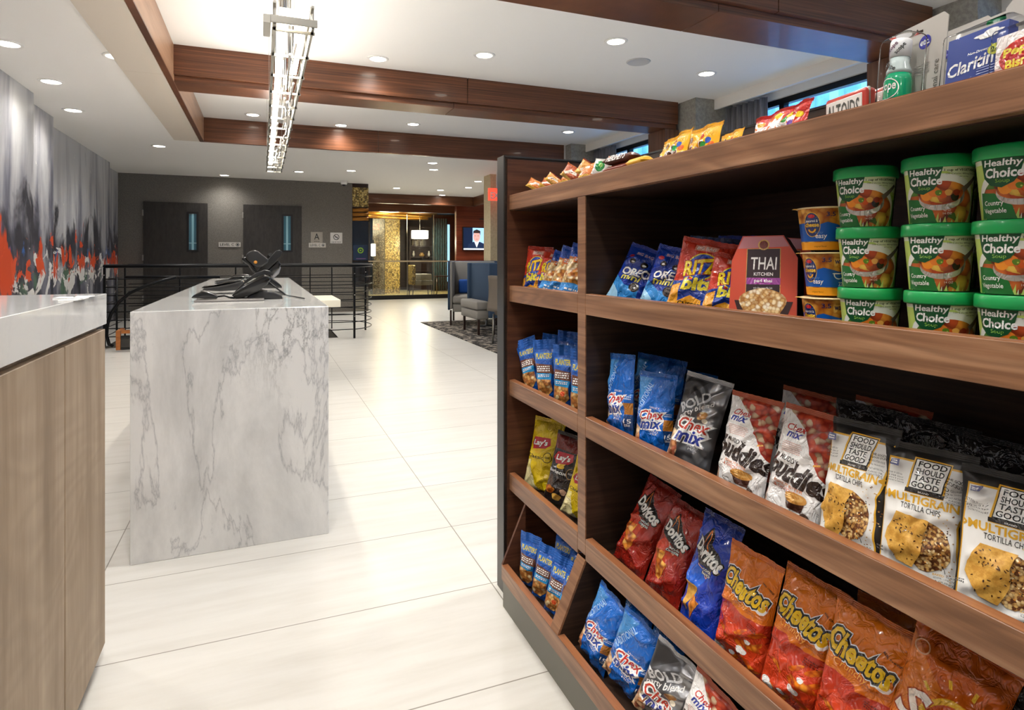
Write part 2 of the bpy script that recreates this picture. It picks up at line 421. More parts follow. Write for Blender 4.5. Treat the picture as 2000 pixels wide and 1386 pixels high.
# wooden posts below the beams
for y, lab in ((3.40, 'walnut clad post under the nearest ceiling beam'), (6.66, 'walnut clad post under the middle ceiling beam')):
    mb = MB(); mb.box(4.86, 5.08, y, y+.38, 0, 2.885, 'pillar', bev=.003)
    build('clad_post', mb, label=lab, cat='post', loc=(4.96, y+.19, 0))
# grey drapes beside the windows
def drape(y0, y1, lab):
    mb = MB()
    def fn(u, v): return (5.56+.03*math.sin(u*44)+.01*math.sin(u*23+v*3), y0+(y1-y0)*u, .05+3.07*v)
    mb.grid(fn, 90, 6, 'drape'); o = build('drape', mb, label=lab, cat='curtain')
    sd = o.modifiers.new('thick', 'SOLIDIFY'); sd.thickness = .006
drape(5.62, 6.3, 'grey drape gathered beside the middle column by the window'); drape(9.0, 9.7, 'grey drape gathered beside the far column by the window')

# doors in the grey wall
def door(n, x0, x1, sx0, sx1):
    Y = 14.18
    t = thing('door_%d' % n, None, None, ((x0+x1)/2, Y, 0)); t['kind'] = 'structure'
    mb = MB(); mb.box(x0, sx0-.04, Y-.03, Y-.002, .01, 2.335, 'door'); mb.box(sx1+.04, x1, Y-.03, Y-.002, .01, 2.335, 'door')
    mb.box(sx0-.04, sx1+.04, Y-.03, Y-.002, .01, 1.33, 'door'); mb.box(sx0-.04, sx1+.04, Y-.03, Y-.002, 2.15, 2.335, 'door')
    build('door_leaf', mb, t)
    fr = MB()
    for a in ((sx0-.04, sx0, 1.33, 2.15), (sx1, sx1+.04, 1.33, 2.15), (sx0, sx1, 1.33, 1.37), (sx0, sx1, 2.11, 2.15)):
        fr.box(a[0], a[1], Y-.036, Y-.002, a[2], a[3], 'black')
    build('window_bead', fr, t)
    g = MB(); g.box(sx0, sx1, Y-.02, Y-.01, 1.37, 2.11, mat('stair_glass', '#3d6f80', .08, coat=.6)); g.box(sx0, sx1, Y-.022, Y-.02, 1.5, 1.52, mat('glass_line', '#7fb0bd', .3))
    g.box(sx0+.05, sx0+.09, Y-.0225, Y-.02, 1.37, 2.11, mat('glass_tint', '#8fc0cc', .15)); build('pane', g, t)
    h = MB(); h.lathe([(.0, 0), (.03, 0), (.03, .012), (.0, .012)], 'steel', (x1-.1, Y-.05, 1.03), 20, 'y')
    h.tube([(x1-.1, Y-.06, 1.03), (x1-.1, Y-.09, 1.03), (x1-.13, Y-.095, 1.03), (x1-.24, Y-.09, 1.035)], [.012, .012, .011, .008], 'steel', 10)
    build('door_handle', h, t)
    for z in (.35, 1.15, 2.05):
        k = MB(); k.box(x0-.02, x0+.005, Y-.045, Y-.03, z, z+.12, 'steel'); build('hinge', k, t)
door(1, -2.2, -1.045, -1.39, -1.25); door(2, -.37, .80, .43, .575)
# ---------------------------------------------------------------- lettering
_T = {}
def text2d(st, bold=0., shear=0., space=1., res=2):
    """triangulated outline of a word: verts (n,2), faces; bbox of the unemboldened word is 0..1"""
    k = (st, round(bold, 4), shear, space)
    if k in _T: return _T[k]
    def raw(b):
        cu = bpy.data.curves.new('t', 'FONT'); cu.body = st; cu.size = 1; cu.offset = b; cu.shear = shear
        cu.space_character = space; cu.resolution_u = res; cu.fill_mode = 'BOTH'
        cu.align_x = 'CENTER'; cu.space_line = .85
        ob = bpy.data.objects.new('t', cu); C.objects.link(ob)
        dg = bpy.context.evaluated_depsgraph_get(); me = bpy.data.meshes.new_from_object(ob.evaluated_get(dg))
        vs = np.array([v.co[:2] for v in me.vertices]); fs = [tuple(p.vertices) for p in me.polygons]
        bpy.data.objects.remove(ob); bpy.data.curves.remove(cu); bpy.data.meshes.remove(me)
        return vs, fs
    v0, _ = raw(0.); lo, hi = v0.min(0), v0.max(0)
    v, f = raw(bold)
    _T[k] = ((v-lo)/(hi-lo)-.5, f); return _T[k]
class Art:
    """flat artwork in metres: a list of coloured layers, later cut along a grid and laid on a surface"""
    def __init__(s, W, H): s.W, s.H = W, H; s.L = []; s.k = 0
    def _add(s, vs, fs, m, layer=None):
        if layer is None: s.k += 1; layer = s.k
        s.L.append((np.asarray(vs, float), fs, m, layer))
    def poly(s, pts, m, rel=True):
        p = np.array(pts, float)
        if rel: p = p*[s.W, s.H]
        s._add(p, [tuple(range(len(p)))], m); return s
    def rect(s, x0, x1, y0, y1, m): return s.poly([(x0, y0), (x1, y0), (x1, y1), (x0, y1)], m)
    def ell(s, cx, cy, rx, ry, m, n=20, rot=0., wob=0., seed=0):
        P = []
        for i in range(n):
            a = 2*math.pi*i/n; k = 1+wob*math.sin(3*a+seed)+wob*.6*math.sin(5*a+seed*2)
            x, y = math.cos(a)*rx*s.W*k, math.sin(a)*ry*s.W*k
            P.append((cx*s.W+x*math.cos(rot)-y*math.sin(rot), cy*s.H+x*math.sin(rot)+y*math.cos(rot)))
        return s.poly(P, m, False)
    def ring(s, cx, cy, r0, r1, m, n=24, a0=0, a1=2*math.pi):
        vs = []; fs = []
        for i in range(n+1):
            a = a0+(a1-a0)*i/n
            for r in (r0, r1): vs.append((cx*s.W+math.cos(a)*r*s.W, cy*s.H+math.sin(a)*r*s.W))
        for i in range(n): fs.append((2*i, 2*i+1, 2*i+3, 2*i+2))
        s._add(vs, fs, m); return s
    def text(s, st, cx, cy, w, h, m, bold=0., shear=0., rot=0., outline=None, space=1.):
        for (mm, b) in (outline or [])+[(m, bold)]:
            v, f = text2d(st, b, shear, space)
            v = v*[w*s.W, h*s.H]; c, q = math.cos(rot), math.sin(rot)
            v = np.stack([v[:, 0]*c-v[:, 1]*q, v[:, 0]*q+v[:, 1]*c], 1)+[cx*s.W, cy*s.H]
            s._add(v, f, mm)
        return s
    def line(s, pts, w, m):
        for a, b in zip(pts, pts[1:]):
            a = np.array(a)*[s.W, s.H]; b = np.array(b)*[s.W, s.H]; d = b-a; n = np.array([-d[1], d[0]]); n = n/(np.linalg.norm(n)+1e-9)*w*s.W/2
            s._add([a+n, b+n, b-n, a-n], [(0, 1, 2, 3)], m)
        return s
    def cut(s, us, vs, diag=True):
        """returns verts(n,2), faces, mats, layer per vert; every piece lies inside one triangle of the grid"""
        us = np.array(us); vs = np.array(vs)
        bm = bmesh.new(); lay = bm.verts.layers.float.new('lay'); mats = []
        for V, F, m, l in s.L:
            if m not in mats: mats.append(m)
            i = mats.index(m)
            B = [bm.verts.new((x, y, 0)) for x, y in V]
            for b in B: b[lay] = l
            for f in F:
                try: g = bm.faces.new([B[k] for k in f]); g.material_index = i
                except ValueError: pass
        big = [f for f in bm.faces if len(f.verts) > 4]
        if big: bmesh.ops.triangulate(bm, faces=big)
        def bis(co, no): bmesh.ops.bisect_plane(bm, geom=bm.verts[:]+bm.edges[:]+bm.faces[:], plane_co=co, plane_no=no, dist=1e-7)
        for u in us[1:-1]: bis((u, 0, 0), (1, 0, 0))
        for v in vs[1:-1]: bis((0, v, 0), (0, 1, 0))
        if diag:
            du = us[1]-us[0]; dv = vs[1]-vs[0]
            for k in range(-(len(vs)-2), len(us)-1):
                bis((us[0]+k*du, vs[0], 0), (dv, -du, 0))
        lo = (us[0], vs[0]); hi = (us[-1], vs[-1]); bm.verts.index_update()
        dead = [f for f in bm.faces if not (lo[0]-1e-6 <= f.calc_center_median().x <= hi[0]+1e-6 and lo[1]-1e-6 <= f.calc_center_median().y <= hi[1]+1e-6)]
        bmesh.ops.delete(bm, geom=dead, context='FACES')
        bm.verts.index_update()
        P = np.array([v.co[:2] for v in bm.verts]); Ls = np.array([v[lay] for v in bm.verts])
        up = [[v.index for v in (f.verts if f.normal.z > 0 else reversed(f.verts))] for f in bm.faces]
        mi = [f.material_index for f in bm.faces]; bm.free()
        return P, up, [mats[i] for i in mi], Ls
class Surf:
    """surface sampled on a regular (u,v) grid; triangles split along the rising diagonal"""
    def __init__(s, us, vs, P):
        s.us, s.vs, s.P = np.array(us), np.array(vs), P          # P: (nu+1, nv+1, 3)
        du = np.gradient(P, axis=0); dv = np.gradient(P, axis=1); N = np.cross(du, dv)
        s.N = N/(np.linalg.norm(N, axis=2, keepdims=True)+1e-12)
    def ev(s, Q, A):
        nu, nv = len(s.us)-1, len(s.vs)-1
        x = (Q[:, 0]-s.us[0])/(s.us[-1]-s.us[0])*nu; y = (Q[:, 1]-s.vs[0])/(s.vs[-1]-s.vs[0])*nv
        i = np.clip(np.floor(x), 0, nu-1).astype(int); j = np.clip(np.floor(y), 0, nv-1).astype(int)
        fx = np.clip(x-i, 0, 1)[:, None]; fy = np.clip(y-j, 0, 1)[:, None]
        a, b, c, d = A[i, j], A[i+1, j], A[i+1, j+1], A[i, j+1]
        lo = a+(b-a)*fx+(c-b)*fy; hi = a+(c-d)*fx+(d-a)*fy
        return np.where(fx >= fy, lo, hi)
def mesh_from(name, V, F, FM, N=None):
    me = bpy.data.meshes.new(name); me.from_pydata([tuple(v) for v in V], [], F)
    mats = []; idx = []
    for m in FM:
        if m not in mats: mats.append(m)
        idx.append(mats.index(m))
    for m in mats: me.materials.append(M[m] if isinstance(m, str) else m)
    me.polygons.foreach_set('material_index', idx); me.polygons.foreach_set('use_smooth', [True]*len(F)); me.update()
    if N is not None:
        nn = np.asarray(N, float); nn = nn/(np.linalg.norm(nn, axis=1, keepdims=True)+1e-12)
        me.normals_split_custom_set_from_vertices([tuple(n) for n in nn])
    return me
def ink(h, rough=.2, metal=0.):
    nm = 'print_%s_%d_%d' % (h.lstrip('#'), rough*100, metal*100); new = nm not in MATS
    m = mat(nm, h, rough, metal, coat=.85 if rough < .23 else 0.)
    if new and rough < .23: crinkle(m)
    return m
def crinkle(m, s=.6):
    nt, N, L, b = nodes(m); mp = coords(nt, (1, 1, .7)); n = noise_n(nt, mp, 38, 3, .55, .8)
    v = math_n(nt, 'ABSOLUTE', math_n(nt, 'SUBTRACT', n.outputs[0], .5)); v = math_n(nt, 'MINIMUM', v, .09)
    bump(nt, b, v, s, .03); L.new(b.inputs['Normal'].links[0].from_socket, b.inputs['Coat Normal'])
def sign(name, label, cat, W, H, corner, xdir, zdir, base, art, th=.008, kind=None, parent=None):
    """flat board with printed art; corner = lower left"""
    x = Vector(xdir).normalized(); z = Vector(zdir).normalized(); n = x.cross(z)
    mtx = Matrix((( x.x, -n.x, z.x, corner[0]), (x.y, -n.y, z.y, corner[1]), (x.z, -n.z, z.z, corner[2]), (0, 0, 0, 1)))
    V = []; F = []; FM = []
    for X in (0, W):
        for Y in (0, th):
            for Zz in (0, H): V.append((X, Y, Zz))
    for f in ((0, 1, 3, 2), (4, 6, 7, 5), (0, 4, 5, 1), (2, 3, 7, 6), (0, 2, 6, 4), (1, 5, 7, 3)): F.append(f); FM.append(base)
    for Vs, Fs, m, l in art.L:
        o = len(V); V += [(x_+W/2, -.0006-.0003*l, y_) for x_, y_ in Vs]
        F += [tuple(k+o for k in f) for f in Fs]; FM += [m]*len(Fs)
    me = mesh_from(name, V, F, FM); me.polygons.foreach_set('use_smooth', [False]*len(F))
    o = bpy.data.objects.new(name, me); C.objects.link(o)
    if parent: o.parent = parent; o.matrix_world = mtx; me.transform(MW[parent.name].inverted()@mtx); o.matrix_local = Matrix()
    else: o.matrix_world = mtx
    return tag(o, label, cat, None, kind)
BK = ink('#1c1c1c'); WH = ink('#f2f0ec')
def scrib(a, cx, cy, w, h, m, rows=2, seed=0):
    """rows of illegible fine print"""
    r = random.Random(seed+rows)
    for k in range(rows):
        y = cy+h/2-(k+.5)*h/rows; x = cx-w/2
        while x < cx+w/2-.01:
            l = min(r.uniform(.06, .22)*w, cx+w/2-x); a.rect(x, x+l*.85, y-h/rows*.28, y+h/rows*.28, m); x += l+.03*w
# ---------------------------------------------------------------- door signs
a = Art(.42, .10); a.text('LEVEL C', -.12, .5, .62, .5, BK, .01); a.ring(.36, .5, .07, .09, BK, 14); a.ell(.36, .5, .045, .045, BK)
sign('door_sign', 'small pale plate reading LEVEL C on the grey wall between the two doors', 'sign', .42, .10, (at(427, 482, Y=14.17).x, 14.165, at(427, 482, Y=14.17).z), (1, 0, 0), (0, 0, 1), ink('#c9c4bb'), a)
a2 = Art(.34, .10); a2.text('LEVEL C', -.12, .5, .62, .5, BK, .01); a2.ring(.36, .5, .07, .09, BK, 14); a2.ell(.36, .5, .045, .045, BK)
p = at(603, 483, Y=14.17)
sign('door_sign', 'small pale plate reading LEVEL C below the letter A plate', 'sign', .36, .10, (p.x, 14.165, p.z), (1, 0, 0), (0, 0, 1), ink('#c9c4bb'), a2)
a = Art(.25, .24); a.text('A', 0, .58, .42, .55, BK, .01); scrib(a, 0, .14, .5, .08, BK, 1); p = at(607, 474, Y=14.17)
sign('letter_sign', 'beige square plate with a black letter A right of the second door', 'sign', .25, .24, (p.x, 14.165, p.z), (1, 0, 0), (0, 0, 1), ink('#a39c90'), a)
a = Art(.26, .24); a.ring(0, .58, .2, .25, BK, 18); a.line([(-.14, .73), (.14, .43)], .05, BK); a.line([(-.12, .58), (.14, .58)], .05, BK); scrib(a, 0, .12, .8, .08, BK, 1); p = at(645, 475, Y=14.17)
sign('no_smoking_sign', 'white square no smoking plate on the grey wall near its right end', 'sign', .26, .24, (p.x, 14.165, p.z), (1, 0, 0), (0, 0, 1), ink('#d9d6d0'), a)
# security camera at wall top
mb = MB(); mb.lathe([(0, 2.82), (.05, 2.81), (.07, 2.83), (.07, 2.89), (0, 2.89)], 'white', (1.66, 13.85, 0), 24)
t = thing('security_camera', 'small white dome camera on the ceiling above the right end of the grey wall', 'security camera', (1.66, 13.85, 2.85)); build('housing', mb, t)
mb = MB(); mb.lathe([(0, 2.775), (.035, 2.785), (.045, 2.815), (0, 2.815)], 'black', (1.66, 13.85, 0), 20); build('lens_dome', mb, t)

# ---------------------------------------------------------------- ceiling lights
def lamp_light(loc, power, parent=None, size=.15, angle=150):
    d = bpy.data.lights.new('downlight_lamp', 'SPOT'); d.energy = power; d.spot_size = math.radians(angle); d.spot_blend = 1
    d.shadow_soft_size = size/2; d.color = (1, .972, .935)
    o = bpy.data.objects.new('lamp', d); C.objects.link(o); o.location = loc
    if parent: o.parent = parent; o.location = Vector(loc)-MW[parent.name].translation
    return o
proto_l = None
def downlight(x, y, z, label, power=1.):
    global proto_l
    if proto_l is None:
        t = thing('ceiling_light', label, 'ceiling light', (x, y, z), 0, 'recessed ceiling downlights')
        mb = MB(); mb.lathe([(.082, -.001), (.082, -.008), (.105, -.006), (.11, 0), (.082, 0)], 'white', (0, 0, 0), 32)
        build('trim_ring', mb, t, local=True)
        mb = MB(); mb.lathe([(0, -.004), (.08, -.004), (.08, -.0015), (0, -.0015)], 'led', (0, 0, 0), 32); build('diffuser', mb, t, local=True)
        proto_l = t; r = t
    else: r = dup(proto_l, (x, y, z), label=label); MW[r.name] = Matrix.Translation((x, y, z))
    lamp_light((x, y, z-.03), LAMP*power, r)
LOW = [(-1.128, 6.015, 'round downlight in the lower left ceiling nearest beside the cream board'),
 (-1.87, 7.106, 'round downlight above the first tall mural panel'), (-2.0, 8.392, 'round downlight above the bright narrow mural panel'),
 (-1.86, 5.981, 'round downlight cut by the left edge of the photo'), (-1.044, 9.546, 'round downlight just left of the far corner of the recess'),
 (-1.437, 10.58, 'round downlight a little left of and beyond the recess corner'), (-.714, 13.80, 'round downlight washing the grey wall between the doors'),
 (.667, 12.683, 'round downlight right of the lower end of the bar pendant'), (1.593, 12.155, 'round downlight above the dome camera end of the grey wall'),
 (2.803, 10.631, 'upper one of the close pair of downlights past the far fascia'), (3.03, 11.42, 'lower one of the close pair of downlights past the far fascia'),
 (4.40, 12.80, 'downlight nearest the red exit sign'), (4.57, 14.0, 'downlight second from the red exit sign'),
 (4.10, 14.795, 'downlight just before the lounge fascia, upper of two'), (4.467, 15.95, 'downlight touching the lounge fascia'),
 (3.0, 14.758, 'downlight alone above the lounge fascia left part'), (2.18, 14.979, 'downlight beside the top of the mosaic column')]
HIGH = [(1.094, 6.325, 'downlight close above the middle beam left of centre'), (2.064, 5.811, 'downlight above the middle of the middle beam'),
 (3.077, 4.975, 'downlight below the nearest beam left of the speaker grille'), (4.539, 5.467, 'downlight right of the speaker grille near the window'),
 (-.122, 9.46, 'downlight left of the bar pendant beyond the middle beam'), (1.12, 9.70, 'downlight throwing a spot on the far fascia'),
 (2.126, 9.212, 'downlight right of centre between middle beam and far fascia'), (4.571, 8.83, 'downlight near the far window column')]
for x, y, l in LOW: downlight(x, y, Z1-.0, l, .7 if x < -1.5 else .95)
for x, y, l in HIGH: downlight(x, y, Z2, l)
# unseen downlights added over and behind the camera, stronger ones for fill light
for x, y, z in ((.1, 4.4, Z2), (1.9, 2.3, Z2), (-.2, 1.6, Z2), (.35, 2.6, Z2), (.1, .5, Z2), (1.6, 4.4, Z2), (3.6, 2.2, Z2), (.0, -.8, Z2), (-.5, -2.2, Z2), (1.5, -1.8, Z2), (3.4, -.6, Z2), (-1.4, 3.2, Z1), (-1.4, .8, Z1), (-1.5, -1.6, Z1)):
    downlight(x, y, z, 'unseen round downlight added for fill in the ceiling over or behind the camera', 2.1 if y < 2.9 else 1.1)
sp = MB(); sp.lathe([(0, Z2-.003), (.10, Z2-.003), (.115, Z2-.009), (.125, Z2), (0, Z2)], mat('grille_white', '#c3c4c6', .7), (3.613, 5.406, 0), 36)
build('ceiling_speaker', sp, label='flat round white speaker grille in the ceiling between two downlights', cat='speaker')
# window daylight: cool skylight through each opening
for k, (a_, b_) in enumerate(WY):
    d = bpy.data.lights.new('daylight', 'AREA'); d.energy = 1; d.shape = 'RECTANGLE'; d.size = 2.0; d.size_y = b_-a_; d.cycles.is_portal = True
    o = bpy.data.objects.new('window_daylight', d); C.objects.link(o); o.location = (WX+.5, (a_+b_)/2, 2.1); o.rotation_euler = (0, math.radians(90), 0)

# ---------------------------------------------------------------- bar pendant
t = thing('bar_pendant', 'long linear pendant of steel frames, rods and a glowing bar hung above the marble desk', 'pendant light', (.14, 5.7, 2.3))
px0, px1, py0, py1, pz = .055, .225, 3.08, 8.35, 2.3
mb = MB()
for x in (px0, px1):
    for z in (pz, pz+.10): mb.box(x-.006, x+.006, py0, py1, z-.006, z+.006, 'steel')
    mb.box(x-.003, x+.003, py0, py1, pz+.03, pz+.07, 'steel')
build('side_rails', mb, t)
for k in range(14):
    y = py0+.05+k*(py1-py0-.1)/13
    mb = MB(); w = .008
    mb.box(px0-.012, px1+.012, y-w/2, y+w/2, pz-.02, pz-.004, 'steel', bev=.002)
    for x in (px0, px1): mb.box(x-.008, x+.008, y-w/2, y+w/2, pz-.02, pz+.12, 'steel', bev=.002)
    build('cross_bracket', mb, t)
mb = MB(); mb.box(px0-.02, px1+.02, py0-.012, py0, pz-.0, pz+.035, 'steel', bev=.002); mb.box(px0-.05, px0-.018, py0-.02, py0+.18, pz-.01, pz+.03, 'steel', bev=.002); build('end_plate', mb, t)
mb = MB(); mb.box(px0+.022, px0+.062, py0+.02, py1-.05, pz+.075, pz+.085, 'ledbar'); mb.box(px1-.062, px1-.022, py0+.02, py0+1.1, pz+.075, pz+.085, 'ledbar')
mb.box(px0+.062, px1-.062, py0+.02, py0+.22, pz+.076, pz+.084, 'ledbar'); build('led_bar', mb, t)
random.seed(3)
for k in range(34):
    y = random.uniform(py0+.3, py1); L_ = random.uniform(.35, .75); x = random.uniform(px0+.06, px1-.03); z = pz+random.uniform(-.05, .06)
    mb = MB(); mb.tube([(x, y, z), (x+random.uniform(-.01, .01), y+L_, z+random.uniform(-.02, .02))], .007, mat('rod_glass', '#bdb9b4', .15, .6), 8); build('rod', mb, t)
for k in range(12):
    x = random.uniform(px0+.03, px1-.02); y = random.uniform(3.4, 5.0)
    mb = MB(); mb.tube([(x, y, pz+.06), (x+random.uniform(-.01, .01), y, Z2)], .006, 'steel', 8); build('hanging_tube', mb, t)
for y in (3.3, 5.7, 8.1):
    for x in (px0, px1): mb = MB(); mb.tube([(x, y, pz+.1), (x, y, Z2)], .0015, 'steel', 6); build('suspension_wire', mb, t)
d = bpy.data.lights.new('bar_lamp', 'AREA'); d.energy = 40; d.shape = 'RECTANGLE'; d.size = .05; d.size_y = 5; d.color = (1, .94, .84)
o = bpy.data.objects.new('bar_lamp', d); C.objects.link(o); o.parent = t; o.location = (-.04, 0, .07)
d = bpy.data.lights.new('bar_uplight', 'AREA'); d.energy = 24; d.shape = 'RECTANGLE'; d.size = .08; d.size_y = 5; d.color = (1, .95, .88)
o = bpy.data.objects.new('bar_uplight', d); C.objects.link(o); o.parent = t; o.location = (0, 0, .13); o.rotation_euler = (math.pi, 0, 0)

# ---------------------------------------------------------------- marble desk (block)
BX0, BX1, BY0, BY1, BH = -.478, .268, 2.783, 7.05, .99
t = thing('marble_desk', 'tall white veined marble reception desk block standing in the middle of the lobby', 'desk', ((BX0+BX1)/2, (BY0+BY1)/2, 0))
mb = MB(); mb.box(BX0, BX1, BY0, BY0+.03, 0, BH, 'marble', bev=.0015); build('end_panel', mb, t)
mb = MB(); mb.box(BX0, BX1, BY0+.0305, BY1, BH-.03, BH, 'quartz', bev=.0015); build('worktop', mb, t)
mb = MB(); mb.box(BX0, BX0+.03, BY0+.031, BY1, 0, BH-.031, 'marble'); mb.box(BX1-.03, BX1, BY0+.031, BY1, 0, BH-.031, 'marble'); mb.box(BX0+.03, BX1-.03, BY1-.03, BY1, 0, BH-.031, 'marble'); build('side_panel', mb, t)
mb = MB(); p = at(634, 578, Z=.80)
mb.box(BX1+.002, .70, 6.1, 6.9, .73, .80, mat('cream_solid', '#e3dcc8', .35), bev=.003)
build('side_shelf', mb, t, label='cream lower shelf on the right of the desk')
# ---------------------------------------------------------------- left counter
LX, LY1 = -.437, 2.17
t = thing('front_counter', 'near left counter of rough oak doors under a thick glossy white stone top', 'counter', (-1.2, .8, 0))
mb = MB(); mb.box(-2.0, LX+.004, -1.2, LY1, 1.003, 1.094, 'quartz', bev=.0012); build('worktop', mb, t)
mb = MB(); mb.box(-1.95, LX-.02, -1.2, LY1-.01, .045, .995, 'oak'); mb.box(-1.95, LX-.03, -1.2, LY1-.05, .995, 1.003, 'black'); build('carcass', mb, t)
cut = at(127, 670, X=LX).y
for a_, b_ in ((cut+.004, LY1-.0), (cut-.62, cut-.004), (cut-1.25, cut-.628), (cut-1.9, cut-1.258)):
    mb = MB(); mb.box(LX-.0195, LX, a_, b_, .045, .988, 'oak', bev=.0015); build('door', mb, t)
mb = MB(); mb.box(-1.9, LX-.05, -1.2, LY1-.06, 0, .045, 'kick'); build('plinth', mb, t)
for k, (x, y) in enumerate(((127, 580), (150, 582), (163, 578), (139, 584))):
    p = at(x, y, Z=1.097); mb = MB(); mb.box(p.x-.02, p.x+.02, p.y-.03, p.y+.03, 1.0945, 1.0965, mat('white_card', '#f4f2ee', .4), rot=None)
    o = build('card', mb, label=['small white card on the left counter, leftmost of four', 'small white card on the left counter, between two others', 'small white card on the left counter nearest the counter end', 'small white card on the left counter nearest the front edge'][k], cat='card', group='cards on the left counter', loc=(p.x, p.y, 1.0945))
# ---------------------------------------------------------------- devices on the marble desk
YD = 3.35
z0 = BH
mb = MB(); mb.box(-.30, .01, 3.26, 3.50, z0, z0+.008, mat('tray_grey', '#6f6b68', .4), bev=.002)
build('desk_pad', mb, label='thin dark grey flat pad at the near end of the marble desk', cat='desk pad', loc=(-.15, 3.38, z0))
def slab(name, Y, pts, depth, m, parent, bev=.006, seg=3):
    """part whose side outline was measured in the photo, given a real depth and rounded edges"""
    P = [at(x, y, Y=Y) for x, y in pts]; mb = MB(); mb.prism([(p.x, max(p.z, z0+.0005)) for p in P], Y, Y+depth, 'y', m)
    o = build(name, mb, parent); bv = o.modifiers.new('round', 'BEVEL'); bv.width = bev; bv.segments = seg; bv.limit_method = 'ANGLE'; bv.angle_limit = .6
    for p in o.data.polygons: p.use_smooth = True
    return o
gl = mat('gloss_black_plastic', '#0d0d0e', .2, coat=.5)
dg = mat('dark_grey_plastic', '#29292a', .3)
def phone(Y, lab, parts, depth=.17, grp='dark desk phones on the marble desk'):
    c = at(parts[0][1][0][0], parts[0][1][0][1], Y=Y); t = thing('desk_phone', lab, 'telephone', (c.x, Y, z0), 0, grp)
    for nm, pts, m_, dy, dp in parts: slab(nm, Y+dy, pts, dp*depth, m_, t)
    return t
t = phone(3.36, 'nearest dark desk phone on the marble desk, tilted up with a wire leg', [
    ('body', [(452, 577), (462, 568), (480, 556), (500, 545), (516, 537), (526, 539), (529, 546), (520, 558), (503, 570), (482, 579), (462, 583)], gl, 0, 1),
    ('handset', [(455, 573), (466, 561), (482, 545), (500, 533), (517, 527), (528, 529), (533, 538), (526, 537), (514, 535), (496, 543), (476, 556), (462, 568)], 'black', .02, .3),
    ('base', [(478, 584), (492, 574), (512, 568), (534, 570), (550, 577), (553, 583), (540, 585)], dg, .02, .8)])
mb = MB(); mb.tube([at(524, 550, Y=3.40), at(557, 575, Y=3.40), at(541, 577, Y=3.45)], .004, 'black', 8); build('stand_leg', mb, t)
mb = MB(); mb.tube([at(425, 579, Y=3.37), at(438, 577, Y=3.38), at(447, 580, Y=3.37), at(458, 582, Y=3.37)], .005, 'black', 8); build('cord', mb, t)
phone(3.95, 'low flat dark desk phone behind the mouse on the marble desk', [
    ('body', [(394, 567), (398, 563), (428, 559), (452, 554), (474, 548), (478, 556), (470, 566), (430, 569)], dg, 0, 1), ('handset', [(393, 563), (396, 559), (420, 557), (433, 553), (448, 549), (470, 546), (472, 550), (450, 554), (430, 558), (412, 562)], gl, .02, .35)])
phone(4.7, 'second low dark desk phone further along the marble desk', [
    ('body', [(418, 553), (424, 550), (452, 546), (480, 545), (484, 551), (470, 555), (430, 557)], dg, 0, 1), ('handset', [(418, 550), (422, 548), (446, 545), (452, 541), (470, 539), (480, 541), (476, 545), (455, 547), (440, 550)], gl, .02, .35)])
phone(5.6, 'furthest dark desk phone lying low on the marble desk', [
    ('body', [(446, 544), (456, 539), (478, 538), (494, 540), (492, 547), (450, 548)], dg, 0, 1), ('handset', [(448, 540), (456, 537), (476, 535), (490, 537), (488, 540), (462, 541)], gl, .02, .35)])
YM_ = 3.33
t = thing('mouse', 'black computer mouse on the thin grey pad', 'mouse', (at(400, 578, Y=YM_).x, YM_, z0+.008))
slab('shell', YM_, [(373, 582), (377, 577), (385, 572), (396, 569), (406, 570), (418, 575), (426, 580), (424, 583), (400, 583.5)], .062, gl, t, .012, 4)
mb = MB(); p = at(392, 569, Y=YM_+.03); mb.tube([p, p+Vector((.03, 0, -.004))], .005, 'dsteel', 8); build('scroll_wheel', mb, t)
t = thing('card_terminal', 'black tilted terminal with a barrel shaped top standing highest on the marble desk', 'terminal', (at(520, 560, Y=4.0).x, 4.0, z0))
slab('barrel', 3.96, [(480, 497), (487, 491), (496, 488), (504, 490), (524, 506), (524, 512), (512, 521), (500, 522), (488, 512)], .10, dg, t, .014, 4)
slab('hook_arm', 3.98, [(472, 506), (473, 502), (480, 502), (483, 508), (490, 513), (500, 526), (510, 538), (504, 541), (494, 532), (484, 517), (475, 511)], .06, gl, t)
slab('screen', 4.0, [(498, 534), (540, 489), (546, 488), (552, 492), (548, 500), (530, 520), (512, 538), (504, 541)], .17, 'black', t, .003)
slab('keypad', 4.02, [(524, 526), (544, 508), (549, 516), (546, 524), (532, 536), (516, 540)], .14, gl, t)
slab('back_shell', 4.03, [(528, 541), (545, 520), (549, 522), (545, 534), (534, 544)], .12, mat('silver_plastic', '#8f8f90', .3, .3), t)
slab('stand', 4.0, [(504, 541), (530, 541), (548, 556), (552, 562), (530, 563), (505, 563)], .15, gl, t)
mb = MB(); p = at(499, 512, Y=3.955); mb.lathe([(0, 0), (.010, 0), (.010, .004), (0, .004)], mat('orange_seal', '#b87a22', .5), p, 18, 'y'); build('round_sticker', mb, t)
def q(x, y): p_ = at(x, y, Y=4.1); return (p_.x, 4.1, p_.z)
t = thing('handset', 'thin black upright handset leaning behind the barrel shaped terminal', 'telephone handset', (q(527, 500)[0], 4.35, z0+.2))
mb = MB(); mb.tube([(q(515, 512)[0], 4.35, z0+.17), q(528, 497)], [.015, .012], 'black', 10); mb.tube([(q(515, 512)[0], 4.35, z0+.17), (q(507, 545)[0], 4.35, z0)], .012, 'black', 10); build('body', mb, t)
mb = MB(); mb.tube([(-.1, 4.5, z0+.004), (.0, 4.3, z0+.005), (.1, 3.9, z0+.005), (.13, 3.6, z0+.005), (.2, 3.3, z0+.005)], .003, 'black', 6)
build('cable', mb, label='black cable snaking along the marble desk between the phones', cat='cable')

